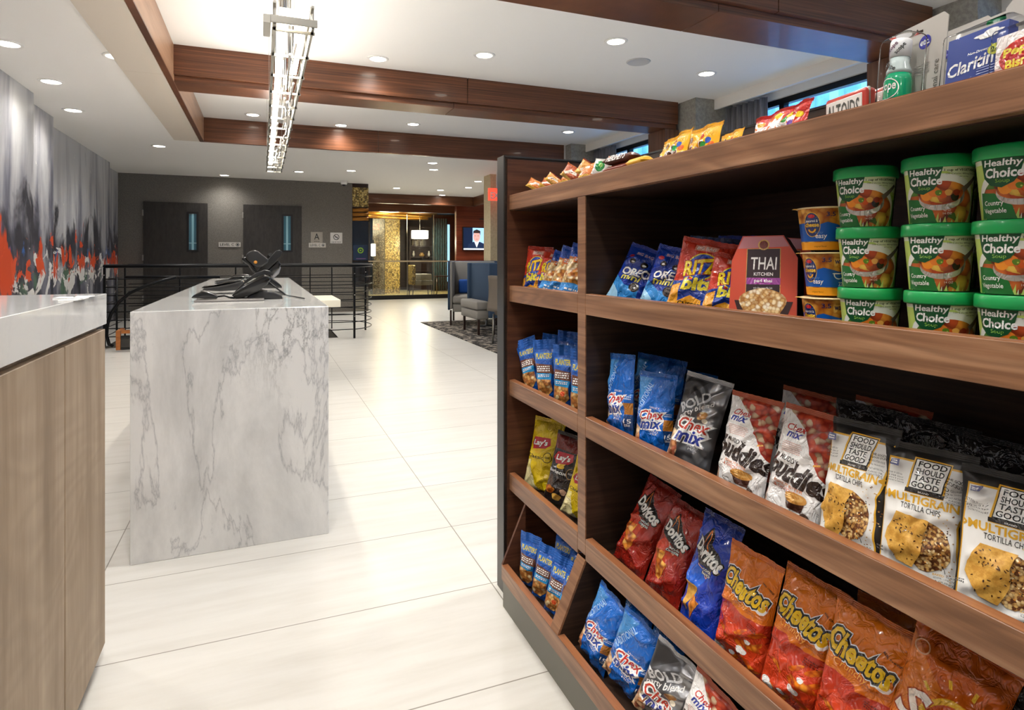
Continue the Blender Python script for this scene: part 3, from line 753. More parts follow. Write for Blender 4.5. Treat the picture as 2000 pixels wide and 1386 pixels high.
# ---------------------------------------------------------------- stair railing
RZ = 1.09
t = thing('stair_railing', 'black steel railing with horizontal bars curving around the stair opening', 'railing', (-.4, 10.2, 0))
path = [(-1.98, 10.9), (-1.98, 9.85)] + [(-1.9, 9.80), (-1.0, 9.70), (0, 9.585), (1.0, 9.475), (1.283, 9.443)]
cx, cy = 1.14, 10.16
arc = [(cx+math.cos(math.radians(a))*.50, cy+math.sin(math.radians(a))*.72) for a in range(-70, 95, 11)]
path2 = [(-1.98, 10.9), (-1.98, 9.8), (-1.0, 9.70), (0, 9.585), (1.05, 9.47)]+arc+[(1.0, 10.9), (0, 10.93), (-1.0, 10.95), (-1.9, 10.95)]
mb = MB(); mb.tube([(x, y, RZ) for x, y in path2], .024, 'rail', 12); build('handrail', mb, t)
for k in range(8):
    z = .13+k*.112
    mb = MB(); mb.tube([(x, y, z) for x, y in path2], .0065, 'rail', 8); build('bar', mb, t)
for x, y, w in ((1.283, 9.443, .028), (1.60, 10.45, .026), (1.1, 10.86, .016), (-1.98, 9.8, .026), (-.35, 9.63, .016), (.75, 10.9, .016), (-.4, 10.94, .02), (-1.2, 10.95, .02), (-1.94, 10.92, .02)):
    mb = MB(); mb.box(x-w/2, x+w/2, y-w, y+w, 0, RZ-.02, 'rail', bev=.002)
    po = build('post', mb, t)
    if w > .025:
        for z in (.33, .65, .97): b = MB(); b.lathe([(0, 0), (.009, .001), (.006, .006), (0, .007)], 'steel', (x-.0, y-w-.0075, z), 10, 'y'); build('bolt', b, po)
t = thing('stair_handrail', 'dark curved handrail sweeping up beside the stair at the left of the marble desk', 'handrail', tuple(at(213, 677, Y=9.55)))
hp = [at(x, y, Y=9.50) for x, y in ((222, 676), (213, 672), (208, 655), (209, 635), (217, 612), (232, 590), (252, 573), (280, 560), (310, 550), (345, 541))]
mb = MB(); mb.tube(hp, .022, 'rail', 12); build('rail', mb, t)
mb = MB(); mb.tube([at(228, 655, Y=9.56), at(228, 540, Y=9.56)], .012, 'rail', 8); build('support', mb, t)
mb = MB(); mb.tube([at(245, 541, Y=9.7), at(430, 541, Y=9.7)], .02, 'rail', 8); build('lower_rail', mb, t)
# low bench beyond the stair
mb = MB(); p0 = at(226, 658, Y=9.2); wo = wood('orange_wood', ['#7a4520', '#a8642e', '#c07a40'], (6, 1, 30), .4)
t = thing('luggage_stand', 'low wooden framed stand partly hidden behind the marble desk by the stair', 'stand', (p0.x+.3, 9.3, 0))
mb.box(p0.x, p0.x+.05, 9.2, 9.26, .02, .27, wo, bev=.003); mb.box(p0.x, p0.x+.05, 9.26, 9.5, .22, .27, wo); mb.box(p0.x+.06, p0.x+.7, 9.2, 9.26, .23, .27, wo); build('frame', mb, t)
mb = MB(); mb.box(p0.x+.055, p0.x+.7, 9.21, 9.25, .02, .05, 'black'); mb.box(p0.x+.055, p0.x+.7, 9.21, 9.25, .17, .2, 'black'); mb.box(p0.x+.055, p0.x+.7, 9.215, 9.245, .06, .16, 'dsteel'); build('drawer', mb, t)

# ---------------------------------------------------------------- lounge beyond
mb = MB(); mb.box(2.735, 4.82, 6.0, 11.25, .001, .012, 'rug'); build('rug', mb, label='dark brown and grey patterned rug under the blue lounge seats', cat='rug', loc=(3.8, 8.6, 0))
def booth(x0, y0, yr, lab, w=.92, dp=1.0, h=1.15, label_seat=None):
    """tall U-shaped booth seat; its left side wall at x0, front at y0"""
    t = thing('booth_seat', lab, 'armchair', (x0+w/2, y0+dp/2, .012), 0)
    def cbox(a, b, c, d, e, f, m, bv=.02): mb = MB(); mb.box(x0+a, x0+b, y0+c, y0+d, e, f, m, bev=bv, seg=2); return mb
    build('outer_back', cbox(0, w, dp-.06, dp, .28, h, 'navy_fab'), t); build('inner_back', cbox(.08, w-.08, dp-.12, dp-.062, .3, h-.01, 'grey_fab'), t)
    for a, b, c, d in ((0, .045, w-.045, w), ):
        build('side_panel', cbox(a, b, .1, dp-.06, .28, h, 'navy_fab', .012), t); build('side_panel', cbox(c, d, .1, dp-.06, .28, h, 'navy_fab', .012), t)
    build('inner_side', cbox(.047, .085, .02, dp-.13, .3, h-.01, 'grey_fab', .01), t)
    build('seat_base', cbox(.09, w-.09, .04, dp-.13, .25, .39, 'grey_fab'), t); build('seat_cushion', cbox(.09, w-.09, .02, dp-.13, .395, .53, 'grey_fab', .03), t)
    for a in (.04, w-.07):
        for b in (.06, dp-.1): mb = MB(); mb.box(x0+a, x0+a+.035, y0+b, y0+b+.035, .012, .28, 'dark_wood', bev=.003); build('leg', mb, t)
    return t
bo = booth(3.02, 10.45, 0, 'high backed booth seat with pale inside and bright blue cushion, the far one of two')
bo.rotation_euler = (0, 0, math.radians(-20)); bo.location = (3.02+.46*math.cos(.35)+.5*math.sin(.35), 10.45-.46*math.sin(.35)+.5*math.cos(.35), .012)
mb = MB(); mb.box(3.42, 4.0, 10.98, 11.08, .54, .8, 'blue_fab', bev=.04, seg=3, rot=Matrix.Rotation(math.radians(-20), 3, 'Z')); build('cushion', mb, label='bright blue bolster cushion against the back of the far booth seat', cat='cushion', loc=(3.7, 11.03, .54))
t = thing('booth_seat', 'high backed booth seat seen from its navy blue side, the near one of two', 'armchair', (3.5, 9.1, .012))
p = at(915, 513, Y=8.9)
for nm, bx, m_, bv in (('outer_back', (3.27, 3.33, 8.85, 9.9, .28, 1.125), 'navy_fab', .02), ('side_panel', (3.21, 4.1, 8.82, 8.88, .28, 1.125), 'navy_fab', .02), ('side_panel', (3.21, 4.1, 9.86, 9.92, .28, 1.125), 'navy_fab', .02),
                   ('seat_base', (3.06, 3.265, 8.97, 9.78, .25, .39), 'grey_fab', .02), ('seat_cushion', (3.05, 3.265, 8.96, 9.79, .395, .53), 'grey_fab', .03)):
    mb = MB(); mb.box(*bx, m_, bev=bv, seg=2); build(nm, mb, t)
for x, y in ((3.09, 9.0), (3.09, 9.72), (3.3, 8.9), (4.0, 8.9)): mb = MB(); mb.box(x, x+.035, y, y+.035, .012, .28, 'dark_wood', bev=.003); build('leg', mb, t)
# side table between booths
t = thing('side_table', 'small round table whose edge shows in front of the blue cushion', 'table', (3.62, 10.6, .012))
mb = MB(); mb.lathe([(0, .66), (.2, .66), (.205, .67), (.2, .68), (0, .68)], 'dark_wood', (3.66, 10.2, .0), 30); build('tabletop', mb, t)
mb = MB(); mb.lathe([(0, .012), (.16, .012), (.16, .025), (.02, .04), (.02, .66), (0, .66)], 'black', (3.66, 10.2, 0), 24); build('pedestal', mb, t)
# dining chair at the panel edge
M['chair_fab'] = mat('taupe_upholstery', '#6a6157', .8)
t = thing('side_chair', 'grey brown upholstered chair half hidden behind the end of the snack shelves', 'chair', (2.98, 7.9, .012))
mb = MB(); mb.grid(lambda u, v: (2.98+.03*math.sin(v*2.5)+.02*math.cos(u*3), 7.6+.5*u, .46+.5*v), 8, 10, 'chair_fab'); o = build('backrest', mb, t); sd = o.modifiers.new('t', 'SOLIDIFY'); sd.thickness = .05
mb = MB(); mb.box(3.02, 3.46, 7.6, 8.1, .40, .47, 'chair_fab', bev=.02, seg=2); build('seat', mb, t)
for x in (3.0, 3.42):
    for y in (7.62, 8.06): mb = MB(); mb.tube([(x, y, .42), (x-.01, y, .012)], [.014, .01], 'steel', 10); build('leg', mb, t)
# mirror clad corner between grey wall and lounge glass; its reflections modelled as bands
X0, X1, Yw = 1.885, 2.24, 14.2
t = thing('mirror_clad_pier', 'glossy pier right of the grey wall with reflected gold mosaic and dark screen built on', 'pier', ((X0+X1)/2, Yw, 0))
for nm, z0_, z1_, m_ in (('mosaic_reflection', 2.36, 2.80, 'mosaic'), ('dark_panel', 1.38, 2.04, mat('dark_glass', '#10141d', .08, coat=.8)), ('lower_panel', .55, 1.12, mat('dark_glass2', '#141010', .1, coat=.8)), ('mirror_base', 0, .55, mat('mirror', '#8a8578', .08, .8))):
    mb = MB(); mb.box(X0, X1, Yw-.02, Yw+.3, z0_, z1_, m_); build(nm, mb, t)
mb = MB(); mb.box(X0, X1, Yw, Yw+.3, 0, Z1, 'dark_wood'); build('core', mb, t)
for k in range(3):
    mb = MB(); mb.tube([(X0, Yw-.0, 2.08+k*.1), (X1, Yw-.0, 2.1+k*.1)], .045, mat('ridge_reflection', '#a8702a', .3, .5), 12); build('ridge_reflection', mb, t)
a = Art(.33, .3); a.ring(-.0, .75, .13, .2, ink('#8fbf2a'), 20); a.ell(0, .75, .06, .05, ink('#8fbf2a')); a.rect(-.3, .35, .1, .16, ink('#6a4a7a')); 
sign('screen', None, None, X1-X0-.03, .35, (X0+.015, Yw-.035, 1.15), (1, 0, 0), (0, 0, 1), mat('screen_navy', '#1b2c47', .1, coat=.8), a, parent=t)
# glass wall and lounge room behind
GY = 17.9
t = thing('glass_partition', 'clear glass partition with a pale horizontal rail in front of the mosaic lounge', 'glass partition', (4, GY, 0))
mb = MB()
for a_, b_ in ((2.25, 3.95), (3.96, 4.75), (4.76, 6.2)): mb.box(a_, b_, GY, GY+.012, .12, 2.5, 'pane')
build('pane', mb, t)
mb = MB(); mb.box(2.25, 6.2, GY-.03, GY+.04, 0, .12, 'black'); build('bottom_frame', mb, t)
mb = MB(); mb.box(2.25, 6.2, GY-.03, GY-.005, 1.09, 1.13, mat('pale_rail', '#d8c9a8', .4)); build('rail', mb, t)
for x in (3.955, 4.755): mb = MB(); mb.box(x-.008, x+.008, GY-.005, GY+.02, .12, 2.5, 'steel'); build('mullion', mb, t)
t = thing('lounge_fascia', 'dark walnut stepped fascia above the glass partition of the lounge', 'fascia', (4, 16.2, Z1))
mb = MB(); mb.box(2.3, 5.47, 16.17, 16.3, 2.64, Z1-.003, 'beam', bev=.003); build('front_board', mb, t)
mb = MB(); mb.box(5.42, 5.5, 12.65, 16.17, 2.64, Z1-.003, 'beam', bev=.003); build('side_board', mb, t)
mb = MB(); mb.box(2.3, 7, 17.2, 17.35, 2.5, Z1-.003, 'beam', bev=.003); build('rear_board', mb, t)
mb = MB(); mb.box(2.3, 9, 17.36, 23.5, 2.86, Z1, 'dark_wood'); struct('ceiling', mb)
t = thing('gold_ceiling_cove', 'gold glowing ridged ceiling cove inside the glass lounge', 'ceiling cove', (4, 18.6, 2.5))
mb = MB()
gold = mat('gold_leaf', '#b07a26', .28, .7)
for k in range(4):
    pts = [(2.0+.35*i, 18.3+k*.6+.25*math.sin(i*.7+k), 2.72-.05*k) for i in range(10)]
    mb = MB(); mb.tube(pts, .09, gold, 12); build('ridge', mb, t)
mb = MB(); mb.tube([(2.0+.35*i, 18.25+.2*math.sin(i*.7), 2.85) for i in range(9)], .02, mat('cove_led', '#ffd28a', .5, emit=9), 8); build('led_strip', mb, t)
mb = MB(); mb.box(1.9, 9, 23, 23.1, 0, Z1, 'dark_wood'); mb.box(1.8, 1.9, 17.9, 23, 0, Z1, 'dark_wood'); struct('wall_lounge_rear', mb)
mb = MB(); mb.box(1.95, 8.9, GY+.05, 22.95, .001, .014, speck('gold_carpet', '#8b7a44', '#b3a26a', 10, .9)); build('carpet', mb, label='mottled gold carpet on the floor behind the glass partition', cat='carpet', loc=(4, 20, 0))
def mosaic_col(xa, xb, Yc, m_, lab):
    x0_, x1_ = at(xa, 500, Y=Yc).x, at(xb, 500, Y=Yc).x
    mb = MB(); mb.box(x0_, x1_, Yc, Yc+.5, 0.014, 2.6, m_); build('mosaic_column', mb, label=lab, cat='column', loc=((x0_+x1_)/2, Yc+.25, .014))
mosaic_col(728, 751, 20.2, 'mosaicg', 'grey mosaic clad column inside the glass lounge, left of the gold one'); mosaic_col(752, 781, 20.6, 'mosaic', 'gold mosaic clad column inside the glass lounge')
# drum pendant, bookcase, curtain, armchair in the lounge
pc = at(820, 458, Y=19.6); t = thing('drum_pendant', 'white glowing drum pendant lamp inside the glass lounge', 'pendant light', tuple(pc))
mb = MB(); mb.lathe([(0, -.13), (.27, -.13), (.275, 0), (.27, .13), (0, .13)], mat('lamp_shade', '#fff0d6', .6, emit=4), pc, 32); build('lamp_shade', mb, t)
mb = MB(); mb.tube([pc+Vector((0, 0, .13)), (pc.x, pc.y, 2.86)], .008, 'steel', 8); build('stem', mb, t)
l = bpy.data.lights.new('drum', 'POINT'); l.energy = 120; l.color = (1, .85, .62); l.shadow_soft_size = .2; o = bpy.data.objects.new('drum_lamp', l); C.objects.link(o); o.parent = t; o.location = (0, 0, -.25)
l = bpy.data.lights.new('cove', 'POINT'); l.energy = 90; l.color = (1, .8, .5); l.shadow_soft_size = .3; o = bpy.data.objects.new('cove_lamp', l); C.objects.link(o); o.location = (3.6, 18.8, 2.3)
Yb = 22.0; xa, xb = at(800, 500, Y=Yb).x, at(846, 500, Y=Yb).x
t = thing('bookcase', 'dark bookcase with open shelves inside the glass lounge', 'bookcase', ((xa+xb)/2, Yb+.2, .014))
for nm, bx in (('side', (xa, xa+.04, Yb, Yb+.4, .014, 2.3)), ('side', (xb-.04, xb, Yb, Yb+.4, .014, 2.3)), ('back', (xa+.04, xb-.04, Yb+.37, Yb+.4, .014, 2.3)),
               ('shelf', (xa+.04, xb-.04, Yb, Yb+.37, 1.22, 1.26)), ('shelf', (xa+.04, xb-.04, Yb, Yb+.37, 1.62, 1.66)), ('shelf', (xa+.04, xb-.04, Yb, Yb+.37, .7, .74)), ('top', (xa, xb, Yb, Yb+.4, 2.3, 2.34))):
    mb = MB(); mb.box(*bx, 'dark_wood'); build(nm, mb, t)
for k, (dx, hh, cc, lab) in enumerate(((.2, .2, '#d8d2c4', 'pale vase on the lounge bookcase shelf, leftmost of three'), (.55, .14, '#b08a4a', 'gold bowl on the lounge bookcase shelf between two vases'), (.85, .2, '#e0dccf', 'pale vase on the lounge bookcase shelf, rightmost of three'))):
    mb = MB(); r_ = .05 if k != 1 else .11; mb.lathe([(0, 1.262), (r_*.6, 1.262), (r_, 1.262+hh*.4), (r_*.5, 1.262+hh*.8), (r_*.6, 1.262+hh), (0, 1.262+hh)], mat('ornament_%d' % k, cc, .35), (xa+dx*(xb-xa), Yb+.12, 0), 20)
    build('vase' if k != 1 else 'bowl', mb, label=lab, cat='vase' if k != 1 else 'bowl', loc=(xa+dx*(xb-xa), Yb+.12, 1.262))
for k in range(7):
    x = xa+.12+k*.06; hh = .2+.03*math.sin(k*2.3); mb = MB(); mb.box(x, x+.045, Yb+.1, Yb+.3, 1.662, 1.662+hh, mat('book_%d' % (k % 3), ['#7a6a50', '#4f3f35', '#9a8f7d'][k % 3], .7), bev=.002); build('book', mb, label='muted book in the row on the upper shelf of the lounge bookcase', cat='book', group='books on the lounge bookcase', loc=(x+.02, Yb+.2, 1.662))
xc0, xc1 = at(845, 500, Y=21.5).x, at(874, 500, Y=21.5).x
mb = MB(); mb.grid(lambda u, v: (xc0+(xc1-xc0)*u, 21.5+.05*math.sin(u*40), .03+2.6*v), 80, 4, 'curtain'); o = build('curtain', mb, label='teal patterned curtain inside the glass lounge right of the bookcase', cat='curtain', loc=((xc0+xc1)/2, 21.5, .03)); sd = o.modifiers.new('t', 'SOLIDIFY'); sd.thickness = .008
w = thing('window_5', None, None, (xc1+.3, 22.9, 1)); w['kind'] = 'structure'
mb = MB(); mb.box(xc1+.02, xc1+.5, 22.93, 22.98, .3, 2.5, mat('bright_pane', '#9fd0ea', .3, emit=1.5)); build('pane', mb, w); mb = MB(); mb.box(xc1+.24, xc1+.28, 22.9, 22.93, .3, 2.5, 'winframe'); build('window_frame', mb, w)
pa = at(825, 555, Y=19.3)
t = thing('armchair', 'grey armchair with patterned back inside the glass lounge', 'armchair', (pa.x, 19.3, .014))
for nm, bx, m_ in (('backrest', (pa.x-.38, pa.x-.26, 19.1, 19.7, .35, .98), 'mosaic'), ('seat', (pa.x-.26, pa.x+.3, 19.12, 19.68, .34, .5), 'grey_fab'), ('armrest', (pa.x-.26, pa.x+.25, 19.08, 19.15, .5, .7), 'grey_fab'), ('armrest', (pa.x-.26, pa.x+.25, 19.62, 19.7, .5, .7), 'grey_fab')):
    mb = MB(); mb.box(*bx, m_, bev=.03, seg=2); build(nm, mb, t)
for dx in (-.33, .25):
    for y in (19.12, 19.62): mb = MB(); mb.tube([(pa.x+dx, y, .34), (pa.x+dx*1.08, y, .014)], [.022, .014], 'dark_wood', 8); build('leg', mb, t)
t = thing('tray_table', 'low table with a tray standing right of the armchair in the glass lounge', 'table', (pa.x+.7, 19.4, .014))
mb = MB(); mb.box(pa.x+.45, pa.x+.95, 19.2, 19.6, .6, .63, 'dark_wood', bev=.004); build('tabletop', mb, t)
for dx in (.5, .9): mb = MB(); mb.tube([(pa.x+dx, 19.4, .6), (pa.x+dx, 19.4, .014)], .015, 'steel', 8); build('leg', mb, t)
# wall sconce between pier and columns
ps = at(729, 488, Y=18.2); mb = MB(); mb.box(ps.x-.06, ps.x+.06, 18.15, 18.25, ps.z-.18, ps.z+.18, mat('sconce_shade', '#fff4df', .5, emit=4), bev=.01)
t = thing('wall_sconce', 'small bright rectangular wall light at the left edge of the glass partition', 'wall light', tuple(ps)); build('lamp_shade', mb, t)
mb = MB(); mb.box(ps.x-.03, ps.x+.03, 18.25, 18.33, ps.z-.3, ps.z+.3, 'dsteel'); build('backplate', mb, t)
# television on the red wood wall
YT = 16.5; q0 = at(904, 443, Y=YT); q1 = at(960, 489, Y=YT)
TW, TH = 1.25, q0.z-q1.z
t = thing('television', 'wall mounted television showing a man in a suit on the red walnut wall', 'television', (q0.x+TW/2, YT, q1.z))
mb = MB(); mb.box(q0.x, q0.x+TW, YT, YT+.06, q1.z, q1.z+TH, 'black', bev=.005); build('frame', mb, t)
a = Art(TW-.04, TH-.04)
E = lambda h, e=1.1: mat('screen_'+h[1:], h, .4, emit=e)
a.rect(-.5, -.28, 0, 1, E('#0d1a33')); a.rect(-.28, .02, 0, 1, E('#8fb6da')); a.rect(.02, .5, 0, 1, E('#c9d8e6')); a.rect(.22, .32, .3, .6, E('#c9b43a')); a.rect(.1, .5, 0, .22, E('#2a5f9a'))
a.poly([(-.42, 0), (.04, 0), (-.0, .28), (-.1, .36), (-.26, .36), (-.38, .26)], E('#16233d')); a.poly([(-.24, .38), (-.12, .38), (-.18, .1)], E('#dfe6ee')); a.ell(-.18, .6, .085, .125, E('#c98f86')); a.poly([(-.27, .66), (-.26, .86), (-.18, .93), (-.09, .86), (-.09, .66), (-.11, .76), (-.25, .76)], E('#2a201f'))
a.rect(-.235, -.2, .63, .65, E('#3a2420')); a.rect(-.16, -.125, .63, .65, E('#3a2420')); a.rect(-.2, -.155, .47, .49, E('#7a3d3a')); a.rect(-.5, .5, 0, .06, E('#dfe8f2'))
sign('screen', None, None, TW-.04, TH-.04, (q0.x+.02, YT-.006, q1.z+.02), (1, 0, 0), (0, 0, 1), E('#20304a'), a, .004, parent=t)
mb = MB(); mb.box(5.75, 6.6, 16.55, 16.62, 2.3, 2.33, 'black'); build('vent_slot', mb, label='thin black slot high in the red walnut wall above the television', cat='vent', loc=(6.2, 16.58, 2.3))
# pale column with exit sign
yc = 11.6; x0_, x1_ = at(958, 500, Y=yc).x, at(985, 500, Y=yc).x
mb = MB(); mb.box(x0_, x1_+.3, yc, yc+.4, .0, Z1, speck('cream_column', '#c4b592', '#d2c4a4', 20, .6)); build('square_column', mb, label='pale cream square column behind the near booth seat', cat='column', loc=((x0_+x1_)/2, yc+.2, 0))
e0 = at(954, 400, Y=11.2)
a = Art(.34, .2); a.text('EXIT', 0, .5, .85, .6, WH, .02)
t = thing('exit_sign', 'red lit EXIT sign hung from the ceiling beside the shelf end panel', 'exit sign', (e0.x+.17, 11.2, 2.4))
sign('panel', None, None, .38, .24, (e0.x, 11.2, 2.32), (1, 0, 0), (0, 0, 1), mat('exit_red', '#e0402c', .4, emit=1.6), a, .03, parent=t)
mb = MB(); mb.box(e0.x+.17, e0.x+.2, 11.2, 11.23, 2.56, Z1, 'white'); build('bracket', mb, t)
t = thing('dome_camera', 'small dark camera on a white bracket left of the exit sign', 'security camera', tuple(at(950, 365, Y=12)))
pc = at(952, 366, Y=12); mb = MB(); mb.lathe([(0, -.05), (.04, -.03), (.05, 0), (0, 0)], 'black', pc, 20); build('lens_dome', mb, t); mb = MB(); mb.tube([pc, (pc.x, pc.y, Z1)], .02, 'white', 10); build('bracket', mb, t)
# lights inside the lounge
for x, y in ((3.4, 21.5), (5.5, 20.5)): lamp_light((x, y, 2.8), 60)
lamp_light((6.3, 15.4, 2.8), 50)
# ---------------------------------------------------------------- snack shelving unit
SX, YE, YN = .82, 2.045, -.35
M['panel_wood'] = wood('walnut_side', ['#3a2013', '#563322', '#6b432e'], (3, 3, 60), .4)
t = SHELF = thing('display_shelf', 'walnut snack display shelving unit with raised lips and a metal edged end panel', 'shelving unit', (1.03, .9, 0))
L_TOP = [1.425, 1.102, .765, .431]; L_BOT = [1.372, 1.045, .710, .372]; BOARD = [1.382, 1.055, .722, .385]; EB = .146
mb = MB(); mb.box(.806, 1.30, YE+.006, 2.11, 0.003, 1.562, 'walnut_shade'); build('end_panel_core', mb, t)
mb = MB(); mb.box(.815, 1.26, YE, YE+.006, 0.0, 1.555, 'panel_wood'); build('end_panel', mb, t)
mb = MB(); mb.box(.800, .806, YE+.002, 2.112, 0, 1.568, 'dsteel', bev=.001); mb.box(.806, 1.30, YE+.002, 2.112, 1.562, 1.568, 'dsteel'); build('metal_edge', mb, t)
mb = MB(); mb.box(1.245, 1.27, YN, YE, 0, 1.56, 'walnut_shade'); mb.box(1.243, 1.272, YN, YE, 1.56, 1.566, 'black'); build('back_panel', mb, t)
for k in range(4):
    mb = MB(); mb.box(SX+.022, 1.245, YN, YE, BOARD[k]-.012, BOARD[k], 'walnut_shade'); build('shelf_board', mb, t)
    spans = [(YN, YE-.002)] if k == 0 else [(YN, 1.483), (1.529, YE-.002)]
    for a_, b_ in spans:
        mb = MB(); mb.box(SX, SX+.022, a_, b_, L_BOT[k], L_TOP[k]-.0005, 'walnut', bev=.0012)
        o = build('front_lip', mb, t)
        mb = MB(); mb.box(SX+.001, SX+.021, a_+.001, b_-.001, L_TOP[k]-.0006, L_TOP[k]+.0004, 'walnut_top'); build('lip_top', mb, o)
mb = MB(); mb.box(SX+.004, 1.245, 1.4845, 1.5275, .385, 1.370, 'walnut_shade'); mb.box(SX, SX+.004, 1.484, 1.528, .385, 1.371, 'walnut', bev=.001); build('divider', mb, t)
mb = MB(); mb.prism([(.738, .187), (.738, .146), (1.24, .146), (1.24, .372), (.822, .372)], 1.4845, 1.5275, 'y', 'walnut_shade'); o = build('slanted_divider', mb, t)
mb = MB(); mb.prism([(.736, .187), (.7425, .187), (.8265, .372), (.820, .372)], 1.484, 1.528, 'y', 'walnut'); build('front_edge', mb, o)
mb = MB(); mb.box(.735, .757, YN, 1.9, .135, .185, 'walnut', bev=.0012); o = build('front_lip', mb, t)
mb = MB(); mb.box(.736, .756, YN, 1.899, .1848, .1856, 'walnut_top'); build('lip_top', mb, o)
mb = MB(); mb.prism([(.737, .135), (.737, .185), (.82, .372), (.82, .135)], 1.895, 1.905, 'y', 'panel_wood'); build('end_cheek', mb, t)
mb = MB(); mb.box(.757, 1.245, YN, 1.895, .134, EB, 'walnut_shade'); build('shelf_board', mb, t)
mb = MB(); mb.box(.82, 1.245, 1.895, YE, .134, EB, 'walnut_shade'); build('shelf_board', mb, t)
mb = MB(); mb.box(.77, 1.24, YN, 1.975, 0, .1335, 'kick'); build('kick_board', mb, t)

# ---------------------------------------------------------------- bags
def bag_surf(W, H, T, seed, nu=30, nv=46, top_w=1., crease=1., puff=.62, low=.8, bend=0.):
    us = np.linspace(-W/2, W/2, nu+1); vs = np.linspace(0, H, nv+1)
    F = np.zeros((nu+1, nv+1, 3)); B = F.copy()
    for i, u in enumerate(us):
        s = 2*u/W
        for j, v in enumerate(vs):
            q_ = v/H
            g = math.sin(math.pi*min(1, max(0, q_))**low)**puff if 0 < q_ < 1 else 0
            e = max(0, 1-abs(s)**2.6)**.55
            wid = 1-.09*g+(top_w-1)*q_
            wid += .012*noise.noise(Vector((seed*3.1+(5 if s > 0 else 0), q_*7, 1.3)))*(1 if 0 < q_ < 1 else 0)
            n1 = noise.noise(Vector((u*26+seed*7.7, v*17, seed))); n2 = noise.noise(Vector((u*60, v*38+seed*3.3, seed*2)))
            n3 = noise.noise(Vector((u*14-v*19+seed, v*9+u*10, seed*1.7)))
            cr = max(0, 1-abs(n1)*3.2)**1.3*.0055+(.5-abs(n2)*2)*.0012+max(0, 1-abs(n3)*3)**1.3*.0085-.004
            edge = min(1, (1-abs(s))*5)
            pl = math.exp(-(1-q_)/.13)*math.sin(s*7+seed*2+2*noise.noise(Vector((s*2, seed, 0))))*.0032*(W/.13)
            pb = math.exp(-q_/.12)*math.sin(s*8+seed*5)*.003*(W/.13)
            bd = bend*max(0, q_-.72)**2*9*H*.1
            sc = crease*(W/.13)**.5
            F[i, j] = (u*wid, -(T/2*g*e+(cr*edge*(g**.5))*sc)+(pl+pb)*(1 if 0 < q_ < 1 else 1)*edge+bd, v)
            n4 = noise.noise(Vector((u*24+seed*9, v*15, 40+seed)))
            B[i, j] = (u*wid, T/2*g*e*.8+(.5-abs(n4)*2)*.003*edge*g**.5+(pl+pb)*edge+bd, v)
            if i in (0, nu) or j in (0, nv): B[i, j] = F[i, j]
    return us, vs, F, B
_cut = {}
class Pack:
    pass
def make_bag(key, art, W, H, T, body, seed, seal_h=.012, seal_m=None, ribs=5, **kw):
    us, vs, F, B = bag_surf(W, H, T, seed, **kw)
    S = Surf(us, vs, F)
    nu, nv = len(us)-1, len(vs)-1
    V = F.reshape(-1, 3); n0 = len(V); id_ = lambda i, j: i*(nv+1)+j
    Fc = []; FM = []
    SB = Surf(us, vs, B[:, :, :]);
    Vn = S.N.reshape(-1, 3).copy()
    VB = B.reshape(-1, 3); VBn = -SB.N.reshape(-1, 3)
    for i in range(nu):
        for j in range(nv):
            a, b, c, d = id_(i, j), id_(i+1, j), id_(i+1, j+1), id_(i, j+1)
            Fc += [(a, b, c), (a, c, d)]; FM += [body, body]
            a, b, c, d = a+n0, b+n0, c+n0, d+n0
            Fc += [(c, b, a), (d, c, a)]; FM += [body, body]
    VV = [V, VB]; NN = [Vn, VBn]; off = 2*n0
    if art is not None:
        if key not in _cut: _cut[key] = art.cut(us, vs)
        Q, fs, ms, ls = _cut[key]
        P = S.ev(Q, S.P); Nn = S.ev(Q, S.N); Nn = Nn/np.linalg.norm(Nn, axis=1, keepdims=True)
        VV.append(P+Nn*(.00012+.00005*ls)[:, None]); NN.append(Nn)
        Fc += [tuple(k+off for k in f) for f in fs]; FM += ms
    me = mesh_from(key, np.vstack(VV), Fc, FM, np.vstack(NN))
    # crimped seal
    n = 24; r = ribs*4; SV = []; SF = []
    for i in range(n+1):
        x = -.5+i/n; ii = int(round(i/n*nu)); base = F[min(ii, nu), nv]
        for j in range(r+1):
            q_ = j/r
            SV.append((base[0]*(1+.01*q_), base[1]+.0007*math.sin(q_*ribs*2*math.pi)+.0015*q_*math.sin(x*9+seed), base[2]-.001+q_*seal_h+.0006*math.sin(i*2.1)*q_))
    for i in range(n):
        for j in range(r): a = i*(r+1)+j; SF.append((a, a+r+1, a+r+2, a+1))
    k = len(SV); SV += [(x, y+.0012, z) for x, y, z in SV]; SF += [tuple(q+k for q in f[::-1]) for f in SF]
    sm = mesh_from(key+'_seal', SV, SF, [seal_m or body]*len(SF))
    p = Pack(); p.me = me; p.seal = sm; p.H = H+seal_h; p.W = W; p.T = T; return p
def frame_from(P0, P2, yaw, kz=1., k=1.):
    U = (P2-P0).normalized(); N0 = Vector((-math.cos(yaw), -math.sin(yaw), 0))
    y = -(N0-U*N0.dot(U)).normalized(); x = y.cross(U)
    m = Matrix(((x.x*k, y.x*k, U.x*kz, P0.x), (x.y*k, y.y*k, U.y*kz, P0.y), (x.z*k, y.z*k, U.z*kz, P0.z), (0, 0, 0, 1)))
    return m
def put(pk, name, label, cat, mtx, group=None, seal_name='top_seal'):
    o = bpy.data.objects.new(name, pk.me); C.objects.link(o); o.matrix_world = mtx
    tag(o, label, cat, group)
    if pk.seal:
        c = bpy.data.objects.new(seal_name, pk.seal); C.objects.link(c); c.parent = o
    return o
